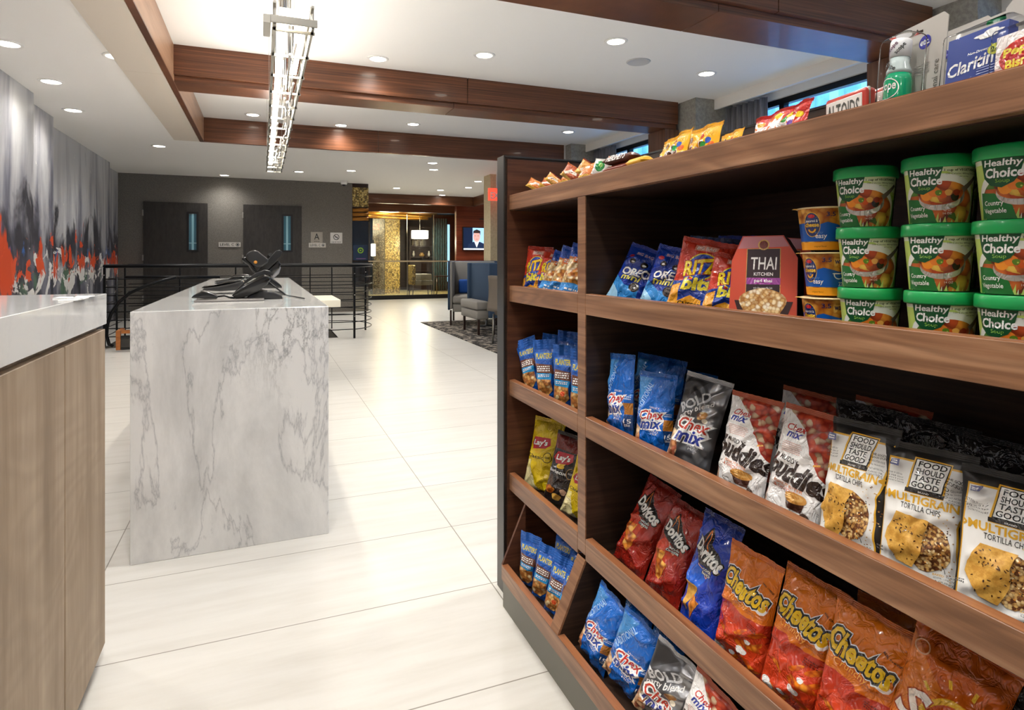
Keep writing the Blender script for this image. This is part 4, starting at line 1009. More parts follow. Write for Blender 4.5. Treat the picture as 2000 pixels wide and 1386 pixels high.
def settle(o, H, P0, P2, yaw, k, board):
    """stand the pack on its board: shorten it along its own axis until no corner dips in, keep it inside its bay"""
    n = len(o.data.vertices); co = np.empty(n*3); o.data.vertices.foreach_get('co', co); co = np.c_[co.reshape(-1, 3), np.ones(n)]
    m = None
    for _ in range(4):
        m = frame_from(P0, P2, yaw, (P2-P0).length/H, k); w = co@np.array(m).T; d = board+.0006-w[:, 2].min()
        if d < .0003: break
        U = (P2-P0).normalized(); P0 = P0+U*(d/U.z)
    lo, hi = w[:, 1].min(), w[:, 1].max(); mid = (lo+hi)/2; dy = 0; a, b = (1.5295, YE-.001) if mid > 1.506 else (YN, 1.4825)
    if board > 1.3: a, b = YN, YE-.001
    if hi > b: dy = b-hi
    if lo+dy < a and board < 1.3: dy = a-lo
    if abs(dy) < .05: m = Matrix.Translation((0, dy, 0))@m
    fx = (SX+.0225 if board > .3 else .7575)-w[w[:, 2] < board+.045, 0].min() if (w[:, 2] < board+.045).any() else 0
    if 0 < fx < .03: m = Matrix.Translation((fx, 0, 0))@m
    o.matrix_world = m; return o
LOG = []
def place(pk, name, label, cat, board, bot, top, yaw=25, Xb=None, Xt=None, group=None, k=1.):
    board += .003; yaw = math.radians(yaw); Xb = (Xb if Xb else SX+.022+pk.T/2*.85+.004)+.4*pk.W*abs(math.sin(yaw))*(name != 'noodle_box')
    H = pk.H*k; best = None
    cands = [Xt] if Xt else [Xb-.0+.005*i for i in range(46)]
    for xt in cands:
        P2 = at(*top, X=xt)
        if P2.z-board < .02: continue
        X1 = Xb
        for _ in range(6):
            P1 = at(*bot, X=X1); f = min(.9, max(0., (P1.z-board)/(P2.z-board))); X1 = Xb+(xt-Xb)*f
        P0 = P1+(P1-P2)*((P1.z-board)/(P2.z-P1.z)); L_ = (P2-P0).length
        lean = math.degrees(math.atan2(P2.x-P0.x, P2.z-P0.z)); roll = math.degrees(math.atan2(P2.y-P0.y, P2.z-P0.z))
        cost = ((L_/H-1)/.12)**2+(roll/11)**2+((lean-18)/14)**2
        if best is None or cost < best[0]: best = (cost, xt, P0, P2, L_)
    e, xt, P0, P2, L_ = best
    lean = math.degrees(math.atan2(P2.x-P0.x, P2.z-P0.z)); roll = math.degrees(math.atan2(P2.y-P0.y, P2.z-P0.z))
    LOG.append('%-46s lean %5.1f roll %5.1f  L/H %.2f  P0 %.3f %.3f' % (label[:46], lean, roll, L_/pk.H, P0.x, P0.y))
    kk = L_/pk.H
    return settle(put(pk, name, label, cat, frame_from(P0, P2, yaw, kk, (k+kk)/2), group), pk.H, P0, P2, yaw, (k+kk)/2, board-.003)
def at_pose(pk, name, label, cat, board, top, Xt, Xb, yaw=20, group=None, k=1., dy=0.):
    """pack standing further back: top seen at pixel top on plane Xt, base on the board at Xb"""
    P2 = at(*top, X=Xt); P0 = Vector((Xb, P2.y+dy, board+.003)); L_ = (P2-P0).length
    LOG.append('%-46s back  L/H %.2f' % (label[:46], L_/pk.H))
    return settle(put(pk, name, label, cat, frame_from(P0, P2, math.radians(yaw), L_/pk.H, k), group), pk.H, P0, P2, math.radians(yaw), k, board)
# ---------------------------------------------------------------- artwork of the packs
nuts = vor('print_nuts', ['#d9a862', '#b9773a', '#e8cf9d', '#8f5526', '#c98f4a'], 95, .3, .2)
popc = vor('print_caramel', ['#e0a04e', '#f0cf8e', '#b9692a', '#f5e2b4', '#cf8836'], 85, .3, .2)
mixp = vor('print_mix', ['#d9b48c', '#c98a5a', '#b5654a', '#e8cda6', '#8a5230'], 80, .3, .2)
seedp = vor('print_seeds', ['#c79a55', '#8b5a2e', '#e0c288', '#6a3c1c', '#d4a862'], 230, .45, 0)
chipp = speck('print_chip', '#c08a34', '#dfae52', 90, .45)
dchip = vor('print_nacho', ['#d8862c', '#e6a040', '#c46a1e', '#eeb658'], 70, .35, 0, '#8a4010')
cheeto = vor('print_puff', ['#e8841c', '#f09a2c', '#d86c12'], 90, .35, 0, '#a84c0a')
soupp = vor('print_soup', ['#c0622a', '#d8862e', '#7a3416', '#4d7a2a', '#b5481e', '#d9b24a'], 62, .35, 0)
orp = vor('print_orange_squares', ['#c9b08f', '#b8452a', '#c04a2c', '#a89070', '#bd4a2c', '#c84e30'], 75, .35, .2, '#a83a22')
noodle = vor('print_noodles', ['#e8c890', '#f2dfb4', '#d0a465', '#f6ead0'], 150, .35, 0, '#b58a4e')
I = ink
for m_ in (nuts, popc, mixp, orp, cheeto, dchip): crinkle_only = m_
def a_blue():
    a = Art(.12, .205)
    a.rect(-.5, .5, .0, 1, I('#0a63c2')); a.poly([(-.5, .55), (-.1, .98), (-.5, .98)], I('#3c86c8')); a.poly([(.5, .55), (.5, 0), (.3, 0)], I('#0c4f9c'))
    a.text('TRADITIONAL', -.27, .70, .80, .085, I('#9cc4ea'), .02, rot=1.15); a.text('SAVORY', .08, .60, .3, .025, WH)
    a.poly([(-.5, .36), (-.33, .30), (-.26, .12), (-.3, 0), (-.5, 0)], mixp)
    o = [(WH, .09)]
    a.text('Chex', .02, .505, .62, .115, I('#c02a24'), .02, .3, .12, [(WH, .12)]); a.text('mix', -.01, .385, .58, .12, I('#20409c'), .03, .3, .12, [(WH, .13)])
    a.text('SNACK', .12, .295, .3, .028, WH); a.text('MIX', .12, .262, .2, .024, WH)
    a.rect(.36, .5, .33, .47, I('#b8762a')); a.rect(.36, .5, .14, .32, I('#123a6e')); a.text('15', .43, .25, .1, .05, WH, .01); scrib(a, .43, .2, .1, .03, WH, 2)
    scrib(a, .42, .53, .12, .05, I('#c9ddf0'), 2); return a
def a_grey():
    a = Art(.118, .215)
    sg = ink('#5b5b5e', .28, .5); a.rect(-.5, .5, 0, 1, sg); a.poly([(-.5, .62), (.0, .98), (-.5, 1)], ink('#3c3b3c', .3, .3)); a.poly([(.1, 1), (.5, 1), (.5, .3), (.2, .0), (.1, .2)], ink('#9b9b9d', .25, .7)); a.poly([(-.1, .12), (.3, .1), (.05, 0)], ink('#8a8a8c', .25, .6))
    a.text('BOLD', -.12, .73, .7, .11, I('#d6d6d8'), .03, rot=.62); a.text('party blend', -.05, .635, .85, .07, WH, .01, .3, rot=.6)
    a.ell(.14, .6, .12, .08, nuts, rot=.5); a.ell(.22, .55, .06, .05, I('#e8dcc4')); a.poly([(-.5, .38), (-.3, .34), (-.22, .15), (-.3, 0), (-.5, 0)], mixp)
    a.text('Chex', .0, .47, .74, .13, I('#c23a28'), .02, .3, .04, [(WH, .12)]); a.text('mix', -.03, .335, .66, .13, I('#2a3a98'), .03, .3, .04, [(WH, .13)])
    a.text('SNACK', .1, .24, .3, .03, I('#c8c8ca')); a.text('MIX', .1, .205, .2, .025, I('#c8c8ca')); return a
def a_muddy():
    a = Art(.130, .225)
    a.rect(-.5, .5, 0, 1, I('#e6e3e0')); a.poly([(-.38, 1), (.5, 1), (.5, .44), (.38, .5), (.18, .68), (.0, .84)], orp); a.poly([(-.5, 0), (-.5, .28), (-.42, .2), (-.28, 0)], orp)
    a.text('Chex', -.16, .845, .36, .06, I('#b8322c'), .02, .3); a.text('mix', -.17, .785, .32, .065, I('#28368e'), .03, .3)
    for k in range(6): a.rect(-.34, .02+.015*(k % 3), .70-.017*k, .706-.017*k, I('#d7a79a'))
    a.text('MUDDY', -.12, .555, .36, .045, I('#2b2220'), .01, rot=-.12); a.text('buddies', .04, .445, 1.08, .18, I('#2e211d'), .045, .25, -.16)
    a.line([(.28, .57), (.38, .59)], .03, I('#e0a04a'))
    a.text('PEANUT BUTTER', -.03, .33, .5, .025, I('#dd8a5a'), .01, rot=-.1); a.text('& CHOCOLATE', -.06, .295, .46, .03, I('#d8704a'), .01, rot=-.1)
    a.poly([(-.06, .26), (.28, .24), (.24, .14), (.0, .15)], I('#4a2c22')); a.ell(.12, .25, .19, .08, I('#c98f45')); a.ell(.12, .255, .13, .05, I('#e0ad62')); a.ell(.13, .26, .07, .025, I('#c58a40'))
    a.ell(.0, .08, .15, .09, I('#d9d5cf')); a.ell(.2, .06, .12, .07, I('#b5afa8')); a.ell(.3, .12, .07, .06, I('#5a463c')); return a
def a_tort():
    a = Art(.127, .215)
    Y_ = I('#dba62c', .35)
    Wt = ink('#e6e4df', .42)
    a.rect(-.5, .5, 0, 1, ink('#23211f', .35)); a.poly([(-.44, .93), (.47, .93), (.455, .62), (.4, .5), (.44, .0), (-.47, .0), (-.48, .6)], Y_)
    a.poly([(-.425, .915), (.455, .915), (.435, .62), (.38, .5), (.42, .0), (-.455, .0), (-.465, .6)], Wt)
    a.poly([(-.14, .96), (.27, .955), (.22, .68), (-.22, .68)], Y_); a.poly([(-.125, .95), (.255, .945), (.2, .70), (-.19, .70)], BK); a.poly([(-.115, .943), (.245, .938), (.19, .725), (-.175, .725)], WH)
    a.rect(-.22, .22, .685, .715, ink('#2a2420')); a.text('BRAND', 0, .70, .12, .012, WH)
    for k, (w_, tx) in enumerate((('.31', 'FOOD'), ('.31', 'SHOULD'), ('.29', 'TASTE'), ('.31', 'GOOD'))): a.text(tx, .06-.018*k, .912-.053*k, float(w_), .042, BK, .02, .12)
    a.text('MULTIGRAIN', -.01, .64, .80, .06, Y_, .03); a.line([(-.46, .66), (-.43, .64), (-.46, .62)], .02, Y_); a.line([(.46, .66), (.41, .64), (.46, .62)], .025, Y_)
    a.text('TORTILLA CHIPS', -.02, .578, .46, .042, BK, .0)
    a.ell(.1, .32, .24, .31, seedp, wob=.05, seed=2); rnd = random.Random(5)
    for k in range(60):
        an = rnd.uniform(-1.7, 1.5); r_ = rnd.uniform(.25, .38); a.ell(.1+math.cos(an)*r_, .32+math.sin(an)*r_*.95, .009, .007, I(['#c79a55', '#8b5a2e', '#e0c288'][k % 3]), 6)
    a.poly([(-.38, .38), (-.27, .52), (.1, .51), (.02, .40), (.04, .28), (-.06, .14), (-.24, .16), (-.4, .3)], chipp)
    for k in range(34):
        x_, y_ = rnd.uniform(-.36, .06), rnd.uniform(.19, .49); a.ell(x_, y_, .016, .007, I('#4a2c16'), 8, rot=rnd.uniform(0, 3))
    for k in range(40): a.ell(rnd.uniform(.02, .3), rnd.uniform(.17, .48), .012, .008, I(['#3d2413', '#f0dcae', '#d98f3a'][k % 3]), 8, rot=rnd.uniform(0, 3))
    a.text('THE GOOD,', .335, .832, .18, .016, BK, .02); a.text('GOOD STUFF', .345, .81, .2, .016, BK, .02)
    for k, tx in enumerate(('GLUTEN FREE', '0g TRANS FAT', 'NO ARTIFICIAL')): a.ring(.235, .778-.034*k, .014, .02, BK, 10); a.text(tx, .35, .778-.034*k, .17, .016, I('#444444'))
    a.text('FLAVORS OR', .35, .685, .16, .015, I('#444444')); a.text('PRESERVATIVES', .34, .665, .18, .015, I('#444444'))
    a.rect(-.40, -.29, .86, .905, I('#5a5f8a')); scrib(a, -.345, .882, .08, .03, WH, 2)
    for k, tx in enumerate(('BETTER IF USED BY', '20 FEB 2017', 'LM14 J33B', 'ENTRY 8 54CA189')): a.text(tx, -.33+.01*k, .80-.022*k, .2, .013, I('#3a3a3a'))
    a.text('BAKED', .22, .15, .12, .018, Y_, .02); a.text('FLAX,', .36, .15, .1, .018, BK)
    for k, tx in enumerate(('SESAME, SUNFLOWER', '& QUINOA', 'A PINCH OF')): a.text(tx, .30, .125-.025*k, .26-.05*k, .016, I('#333333'))
    a.line([(.26, .22), (.30, .20), (.30, .175)], .008, BK); scrib(a, -.39, .22, .1, .03, I('#555555'), 2); return a
def a_dor(base, hi, fl, l1, l2, chip):
    a = Art(.122, .25)
    a.rect(-.5, .5, 0, 1, I(base)); a.poly([(-.5, .5), (-.2, .62), (.1, .5), (-.1, .25), (-.5, .3)], I(hi)); a.poly([(-.42, .68), (-.12, .93), (.06, .80), (.4, .66), (.2, .58), (-.1, .60)], I(fl))
    a.line([(-.2, .70), (-.12, .90), (.0, .72)], .022, I('#d97a3a')); a.line([(-.1, .60), (.1, .50), (.22, .62)], .016, I('#e0b090'))
    a.text('Doritos', .0, .70, .78, .115, WH, .04, .05, -.28, [(BK, .12)])
    a.rect(-.03, .24, .555, .585, BK); a.text(l1, .105, .57, .24, .022, WH, .02); a.rect(-.05, .24, .52, .55, BK); a.text(l2, .095, .535, .26, .022, WH, .02)
    if chip == 'n':
        a.poly([(-.4, .46), (-.05, .50), (-.22, .24)], dchip); a.poly([(-.2, .40), (.1, .38), (-.05, .18), (-.22, .22)], dchip)
    else:
        a.poly([(-.42, .42), (.0, .40), (-.26, .14)], chipp); a.poly([(-.12, .32), (.12, .28), (-.1, .10)], dchip)
    a.rect(.1, .3, .05, .1, I(hi)); return a
def a_cheet():
    a = Art(.134, .25)
    a.rect(-.5, .5, 0, 1, I('#dc7414')); a.poly([(-.5, .53), (-.2, .54), (.15, .50), (.5, .52), (.5, 0), (-.5, 0)], I('#b83218'))
    rnd = random.Random(4)
    a.poly([(-.5, .3), (-.2, .42), (.1, .36), (.4, .46), (.5, .3), (.5, .1), (-.5, .05)], I('#cf3f1c'))
    for k in range(15):
        x_, y_ = rnd.uniform(-.42, .42), rnd.uniform(.04, .48); a.ell(x_, y_, .13, .035, cheeto, 14, rot=rnd.uniform(-.9, .9), wob=.12, seed=k)
    for x_, y_, r_ in ((.1, .2, .06), (.16, .19, .055), (-.36, .1, .07), (-.28, .08, .06), (.22, .3, .05), (-.05, .12, .05)): a.ell(x_, y_, r_, r_*.8, ink('#ece9e4'), 14, wob=.06)
    o = [(WH, .15), (BK, .11)]
    for mm, b_ in o: pass
    a.text('Cheetos', -.02, .72, .88, .155, I('#e8bc1c'), .035, .12, -.14, [(WH, .15), (BK, .115)])
    a.text('Crunchy', -.08, .595, .46, .065, I('#f2a83a'), .015, .1, -.12, [(I('#c4441c'), .06)])
    a.text('REAL CHEESE', .35, .82, .22, .016, I('#3a1a0a'), .02, rot=-.4); a.text('GUARANTEED FRESH', .27, .57, .3, .014, I('#8a4010')); a.text('UNTIL PRINTED DATE', .27, .55, .3, .012, I('#8a4010'))
    scrib(a, .28, .45, .2, .05, I('#6a1a0a'), 3); return a
def a_sun():
    a = Art(.14, .26); a.rect(-.5, .5, 0, 1, I('#c45a12')); a.poly([(-.5, .95), (-.1, .7), (-.3, .3), (-.5, .3)], I('#dd7a2c'))
    a.ell(.12, .5, .32, .32, I('#b8480e'), 30); a.ring(.12, .5, .3, .37, I('#e0ac1c'), 40, -.9, 3.4)
    for k in range(9): an = -.6+k*.5; a.line([(.12+math.cos(an)*.43, .5+math.sin(an)*.43*.59), (.12+math.cos(an)*.52, .5+math.sin(an)*.52*.59)], .035, I('#e8b830'))
    a.text('Sun', -.06, .52, .74, .2, ink('#f0e6dc'), .03, .2, -.15, [(I('#a03c0a'), .06)]); a.text('Chips', .0, .33, .7, .15, ink('#f0e6dc'), .02, .2, -.15)
    a.ring(-.38, .88, .07, .085, I('#e8b080'), 18); return a
def a_lay(body, hi, top, nm):
    a = Art(.115, .205); a.rect(-.5, .5, 0, 1, I(body)); a.poly([(-.5, .4), (-.3, .42), (-.22, .2), (-.5, .1)], I(hi))
    if top: a.rect(-.5, .5, .8, 1, I(top))
    a.ell(-.12, .66, .17, .17, I('#f0c020')); a.poly([(-.42, .66), (-.32, .76), (.2, .78), (.24, .68), (.1, .62), (-.3, .58)], I('#b5202c')); a.text("Lay's", -.1, .68, .46, .1, WH, .03, .15, .1, [(I('#7a1020'), .05)])
    a.ell(-.12, .56, .13, .06, I('#e8b81c')); a.text(nm, -.16, .48, .56, .05, BK if not top else WH, .01); a.ring(.24, .5, .12, .135, BK if not top else I('#b58a4a'), 20); scrib(a, .24, .5, .14, .03, BK if not top else WH, 2)
    if top:
        a.ell(-.3, .2, .16, .1, dchip, wob=.1); a.ell(-.05, .12, .14, .09, chipp, wob=.1); a.ell(.15, .22, .1, .08, I('#c9a184'), wob=.1)
    else: a.poly([(-.5, .3), (-.25, .3), (-.1, .1), (.1, 0), (-.5, 0)], I('#e6d9a0'))
    return a
def a_plant(v):
    a = Art(.056, .16); a.rect(-.5, .5, 0, 1, I('#1350a8')); a.rect(-.42, .42, .80, .95, I('#2a6cc4')); a.text('PLANTERS', 0, .875, .74, .10, I('#d9c840'), .03)
    a.poly([(-.4, .74), (.4, .70), (.5, .52), (-.4, .56)], I('#6b4030')); scrib(a, 0, .635, .66, .12, WH, 3)
    a.poly([(-.42, .56), (.4, .54), (.36, .42), (-.42, .44)], I('#2a94d0')); scrib(a, 0, .5, .6, .06, WH, 2); a.poly([(-.46, .44), (.36, .42), (.42, .22), (.2, .12), (-.3, .12), (-.46, .2)], nuts)
    if v: a.ell(.1, .3, .14, .12, I('#d8552c')); a.ell(-.2, .24, .1, .09, I('#e8cf9d'))
    return a
def a_ritz():
    a = Art(.115, .175); a.rect(-.5, .5, 0, 1, I('#c2341f')); a.poly([(-.5, .42), (.1, .46), (.5, .34), (.5, 0), (-.5, 0)], I('#173c94')); a.poly([(-.5, .35), (-.3, .4), (-.28, .15), (-.5, .05)], I('#e8a02c'))
    a.rect(-.22, .22, .88, .97, I('#e59a84')); a.text('BIG BAG', 0, .925, .36, .05, WH, .01)
    a.ell(.02, .66, .31, .29, I('#e8c81c'), 28, rot=.6); a.ell(.02, .66, .285, .265, I('#1a3f9c'), 28, rot=.6); a.text('RITZ', .0, .65, .66, .2, I('#f0cf1c'), .03, .2, .25, [(I('#8a1a10'), .07)])
    a.text('bits', .03, .42, .58, .15, I('#e8d83a'), .05, .2, .18, [(I('#1a3f9c'), .1)]); a.poly([(-.3, .02), (-.32, .14), (-.05, .26), (.18, .22), (.2, .02)], I('#e8a024')); a.text('CHEESE', -.04, .14, .44, .055, BK, .02); return a
def a_oreo():
    a = Art(.115, .18); a.rect(-.5, .5, 0, 1, I('#14389c')); a.poly([(-.5, .45), (-.1, .3), (.3, .35), (.3, 0), (-.5, 0)], I('#2f8ad4')); a.poly([(-.5, .3), (-.2, .16), (-.1, 0), (-.5, 0)], I('#9fd0ee'))
    a.rect(-.26, .24, .86, .93, I('#2a4fb0')); a.text('BIG BAG', 0, .895, .44, .05, I('#e0b8a8'), .01)
    for x_, y_, r_ in ((.12, .72, .1), (-.2, .73, .08)): a.ell(x_, y_, r_, r_*.9, I('#181414'), 16); a.ell(x_+.01, y_-.01, r_*.6, r_*.3, WH, 12)
    a.ell(-.3, .82, .07, .05, I('#c03040')); a.text('OREO', .02, .56, .72, .13, WH, .03, .1, .1, [(I('#0c2468'), .09)]); a.text('mini', -.04, .45, .5, .09, I('#e6dc5a'), .02, .2, .1, [(I('#0c2468'), .06)])
    a.ell(.16, .32, .14, .13, I('#1c1614'), 20); a.ring(.16, .32, .08, .1, I('#5a4a44'), 16); a.text('OREO', .16, .32, .14, .03, I('#7a6a60'), .01); return a
def a_pop():
    a = Art(.11, .165); a.rect(-.5, .5, 0, 1, I('#2456c0')); a.poly([(-.5, .8), (.5, .74), (.5, .2), (-.5, .24)], popc); a.poly([(-.3, .8), (.35, .82), (.3, .7), (-.3, .68)], I('#d9703a')); scrib(a, 0, .75, .5, .08, WH, 2)
    a.poly([(-.5, .26), (.0, .3), (.5, .22), (.5, 0), (-.5, 0)], I('#3f93dc')); scrib(a, 0, .14, .6, .12, WH, 2); return a
def a_plain(c, c2=None, t=None):
    a = Art(.13, .22); a.rect(-.5, .5, 0, 1, I(c))
    if c2: a.poly([(-.5, .7), (.5, .9), (.5, .8), (-.5, .55)], I(c2))
    if t: a.text(t, 0, .6, .8, .12, WH, .02, .2)
    return a
BAGS = {}
def bag(kind, var=0):
    k = (kind, var)
    if k in BAGS: return BAGS[k]
    sd = 1.7+var*5.3+sum(map(ord, kind))*.37
    sp = dict(
        blue=(a_blue, .045, '#0f5cae', dict(top_w=.97)), grey=(a_grey, .045, '#4f4f52', dict(top_w=1.02, crease=1.3)), muddy=(a_muddy, .045, '#c9c4be', {}),
        tort=(a_tort, .042, '#23211f', dict(crease=.75, puff=.5)), nacho=(lambda: a_dor('#9c2418', '#c03c22', '#201210', 'NACHO', 'CHEESE', 'n'), .055, '#8a1f16', dict(crease=1.2)),
        ranch=(lambda: a_dor('#123aae', '#1c62d8', '#1a1822', 'COOL', 'RANCH', 'r'), .055, '#0e2c8c', dict(crease=1.2)), cheet=(a_cheet, .055, '#c8641a', dict(crease=1.2)),
        sun=(a_sun, .055, '#b8500f', dict(crease=1.3)), layy=(lambda: a_lay('#dcbc10', '#efe08a', None, 'Classic'), .05, '#d8b810', {}),
        layb=(lambda: a_lay('#241d1c', '#4a3a30', '#6e1e14', 'Barbecue'), .05, '#2a1c1a', {}), plant=(lambda: a_plant(0), .034, '#1350a8', dict(top_w=1.45)), plant2=(lambda: a_plant(1), .034, '#1350a8', dict(top_w=1.45)),
        ritz=(a_ritz, .045, '#b02e1c', {}), oreo=(a_oreo, .045, '#14389c', {}), pop=(a_pop, .045, '#2456c0', {}),
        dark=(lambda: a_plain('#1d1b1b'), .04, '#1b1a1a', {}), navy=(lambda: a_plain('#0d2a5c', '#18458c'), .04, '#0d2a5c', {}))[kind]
    art = sp[0](); plant = kind.startswith('plant')
    body = ink(sp[2], .22)
    seal = ink('#2f64b8', .25) if plant else ink('#2c2a28', .35) if kind == 'tort' else ink('#a8a8aa', .25, .6) if kind == 'grey' else ink('#a8543a', .3) if kind == 'muddy' else body
    nn = dict(nu=14, nv=26) if plant else {}
    p = make_bag('snack_'+kind, art, art.W, art.H, sp[1], body, sd, .032 if plant else .013, seal, 4, **sp[3], **nn); BAGS[k] = p; return p
# ---------------------------------------------------------------- cups and boxes
def make_cup(key, art, r0, r1, H, body, nu=48, nv=6):
    R = (r0+r1)/2
    us = np.linspace(-math.pi*R, math.pi*R, nu+1); vs = np.linspace(0, H, nv+1); P = np.zeros((nu+1, nv+1, 3))
    for i, u in enumerate(us):
        f = u/R
        for j, v in enumerate(vs): r = r0+(r1-r0)*v/H; P[i, j] = (r*math.sin(f), -r*math.cos(f), v)
    S = Surf(us, vs, P); n0 = (nu+1)*(nv+1); id_ = lambda i, j: i*(nv+1)+j; F = []; FM = []
    S.N[0] = S.N[-1] = (S.N[0]+S.N[-1])
    for i in range(nu):
        for j in range(nv): a, b, c, d = id_(i, j), id_(i+1, j), id_(i+1, j+1), id_(i, j+1); F += [(a, b, c), (a, c, d)]; FM += [body]*2
    Q, fs, ms, ls = art.cut(us, vs); N = S.ev(Q, S.N); N /= np.linalg.norm(N, axis=1, keepdims=True)
    PP = S.ev(Q, S.P)+N*(.00012+.00005*ls)[:, None]
    F += [tuple(k+n0 for k in f) for f in fs]; FM += ms
    VV = [P.reshape(-1, 3), PP]; NN = [S.N.reshape(-1, 3), N]
    k = n0+len(Q); bot = [(r0*math.sin(u/R), -r0*math.cos(u/R), 0) for u in us[:-1]]
    VV.append(np.array(bot)); NN.append(np.tile([0, 0, -1.], (nu, 1))); F.append(tuple(range(k, k+nu))[::-1]); FM.append(body)
    p = Pack(); p.me = mesh_from(key, np.vstack(VV), F, FM, np.vstack(NN)); p.seal = None; p.H = H; p.T = 2*r1; return p
def a_soup():
    R = .0405; a = Art(2*math.pi*R, .084); w = .09/a.W        # visible front is about w wide
    f = lambda x: x*w
    gl = vor('x', ['#fff'], 1) if False else None
    a.rect(-.5, .5, 0, 1, I('#b9cf6a', .3)); a.rect(-.5, .5, .86, 1, I('#dfe2cf', .3)); a.poly([(f(-.1), 1), (f(.75), 1), (f(.75), .6), (f(.3), .72)], I('#d5dcb4', .3)); a.poly([(f(.0), .7), (f(.75), .55), (f(.75), .2), (f(.2), .4)], I('#8fbb3a', .3))
    a.poly([(f(.5), .5), (f(.75), .5), (f(.75), 0), (f(.55), 0)], I('#5d9a2c', .3))
    a.ell(f(.02), .33, f(.58), f(.46), I('#e4e6dc', .25), 36); a.ell(f(.03), .27, f(.53), f(.40), soupp, 36)
    a.poly([(f(-.52), .42), (f(-.30), .40), (f(-.08), .20), (f(-.02), -.02), (f(-.55), -.02)], I('#1f6b30', .3))
    a.poly([(f(.22), .50), (f(.60), .80), (f(.64), .76), (f(.30), .44)], ink('#8a7f74', .25, .4)); a.ell(f(.05), .42, f(.33), f(.20), ink('#b9b5ab', .2, .5), 28, rot=.12)
    a.ell(f(.04), .47, f(.31), f(.16), soupp, 28, rot=.12)
    for x_, y_, rx, c in ((-.16, .47, .09, '#e08a2a'), (-.06, .52, .08, '#d9782a'), (.06, .47, .06, '#c9541e'), (.13, .50, .05, '#dca04a'), (.22, .42, .06, '#20160f'), (.0, .5, .045, '#5a7a22'), (.02, .49, .012, '#a8b84a'), (.24, .5, .05, '#8a2a18')): a.ell(f(x_), y_, f(rx), f(rx), I(c, .25), 14, wob=.05)
    a.poly([(f(-.46), .955), (f(.06), .955), (f(.0), .66), (f(-.06), .56), (f(-.2), .48), (f(-.34), .52), (f(-.43), .64)], I('#174f2c', .28))
    a.text('Healthy', f(-.19), .85, f(.44), .13, WH, .02, .1); a.text('Choice', f(-.18), .71, f(.44), .14, WH, .03, .1); a.text('Soup', f(-.19), .58, f(.17), .075, I('#8fc04a'), .0)
    a.text('1 cup of VEGETABLES', f(.32), .87, f(.50), .05, I('#35472a'), .015); a.text('100 Calories 480mg Sodium', f(.32), .81, f(.46), .035, I('#35472a')); a.text('per serving', f(.34), .765, f(.14), .025, I('#35472a'))
    a.text('Country', f(-.32), .24, f(.27), .095, WH, .01); a.text('Vegetable', f(-.31), .12, f(.32), .095, WH, .01)
    a.text('NET WT', f(.12), .2, f(.1), .03, I('#d8d4c8')); a.text('14 OZ', f(.12), .15, f(.12), .035, I('#d8d4c8'))
    a.rect(f(.66), f(.95), 0, 1, I('#2a3a26')); a.rect(f(.69), f(.92), .1, .95, I('#d0cfc0'))
    for k in range(12): a.rect(f(.70), f(.90), .15+.06*k, .165+.06*k, BK)
    a.text('Nutrition Facts', f(.80), .91, f(.2), .035, BK, .01); return a
def a_mac():
    R = .039; a = Art(2*math.pi*R, .074); w = .084/a.W; f = lambda x: x*w
    a.rect(-.5, .5, 0, 1, cheetoish); a.poly([(-.5, .62), (f(-.4), .64), (f(-.2), .58), (f(.0), .66), (f(.3), .56), (f(.5), .62), (.5, .6), (.5, .2), (-.5, .2)], I('#1258b0', .3)); a.rect(-.5, .5, 0, .18, I('#f0a020', .3))
    a.ell(f(-.30), .60, f(.17), f(.26), I('#e8b84a'), 24); a.ell(f(-.30), .60, f(.16), f(.245), I('#132a66'), 24); a.ell(f(-.30), .80, f(.07), f(.04), I('#c8202c'), 14); a.text('macaroni &', f(-.30), .69, f(.24), .06, WH, .01); a.text('cheese', f(-.30), .6, f(.28), .10, I('#f0c020'), .03)
    a.ring(f(-.30), .5, f(.05), f(.085), I('#f0b030'), 14, -3.0, 0)
    a.text('3.5', f(.06), .84, f(.16), .10, I('#3a2a5a'), .02); a.text('just add', f(.32), .89, f(.2), .05, I('#7a5a3a')); a.text('water', f(.33), .80, f(.26), .10, I('#3a2a5a'), .02)
    a.text('easy', f(-.12), .30, f(.22), .11, WH, .01, .1); a.text('easy', f(-.16), .40, f(.16), .06, I('#6a9ad8')); a.text('original flavor', f(-.14), .08, f(.26), .05, I('#8a5a10'))
    a.ring(f(.28), .5, f(.08), f(.10), WH, 16, -3.3, .2); a.line([(f(.16), .52), (f(.40), .52)], f(.02), WH); a.text('220', f(.34), .28, f(.12), .09, WH, .02)
    a.rect(f(.50), f(.85), 0, 1, I('#d8c8a0')); a.rect(f(.5), f(.52), 0, 1, BK)
    for k in range(12): a.rect(f(.54), f(.8), .08+.06*k, .095+.06*k, BK)
    a.text('Nutrition', f(.66), .93, f(.22), .05, BK, .02); return a
cheetoish = vor('print_macaroni', ['#d99a3c', '#e8b458', '#c98428'], 70, .35, 0, '#a8681a')
SOUP = make_cup('soup_cup', a_soup(), .0365, .0435, .084, I('#c9d48a'))
MAC = make_cup('noodle_cup', a_mac(), .0345, .0425, .074, I('#e8a030'))
lidm = mat('green_lid', '#179c50', .32, coat=.3)
mb = MB(); mb.lathe([(.030, .0925), (.0405, .0935), (.0425, .0965), (.0455, .0965), (.0470, .0945), (.0475, .080), (.0465, .078), (.0445, .0785)], lidm, (0, 0, 0), 48)
lid_me = build('lid', mb, local=True); LIDM = lid_me.data; bpy.data.objects.remove(lid_me)
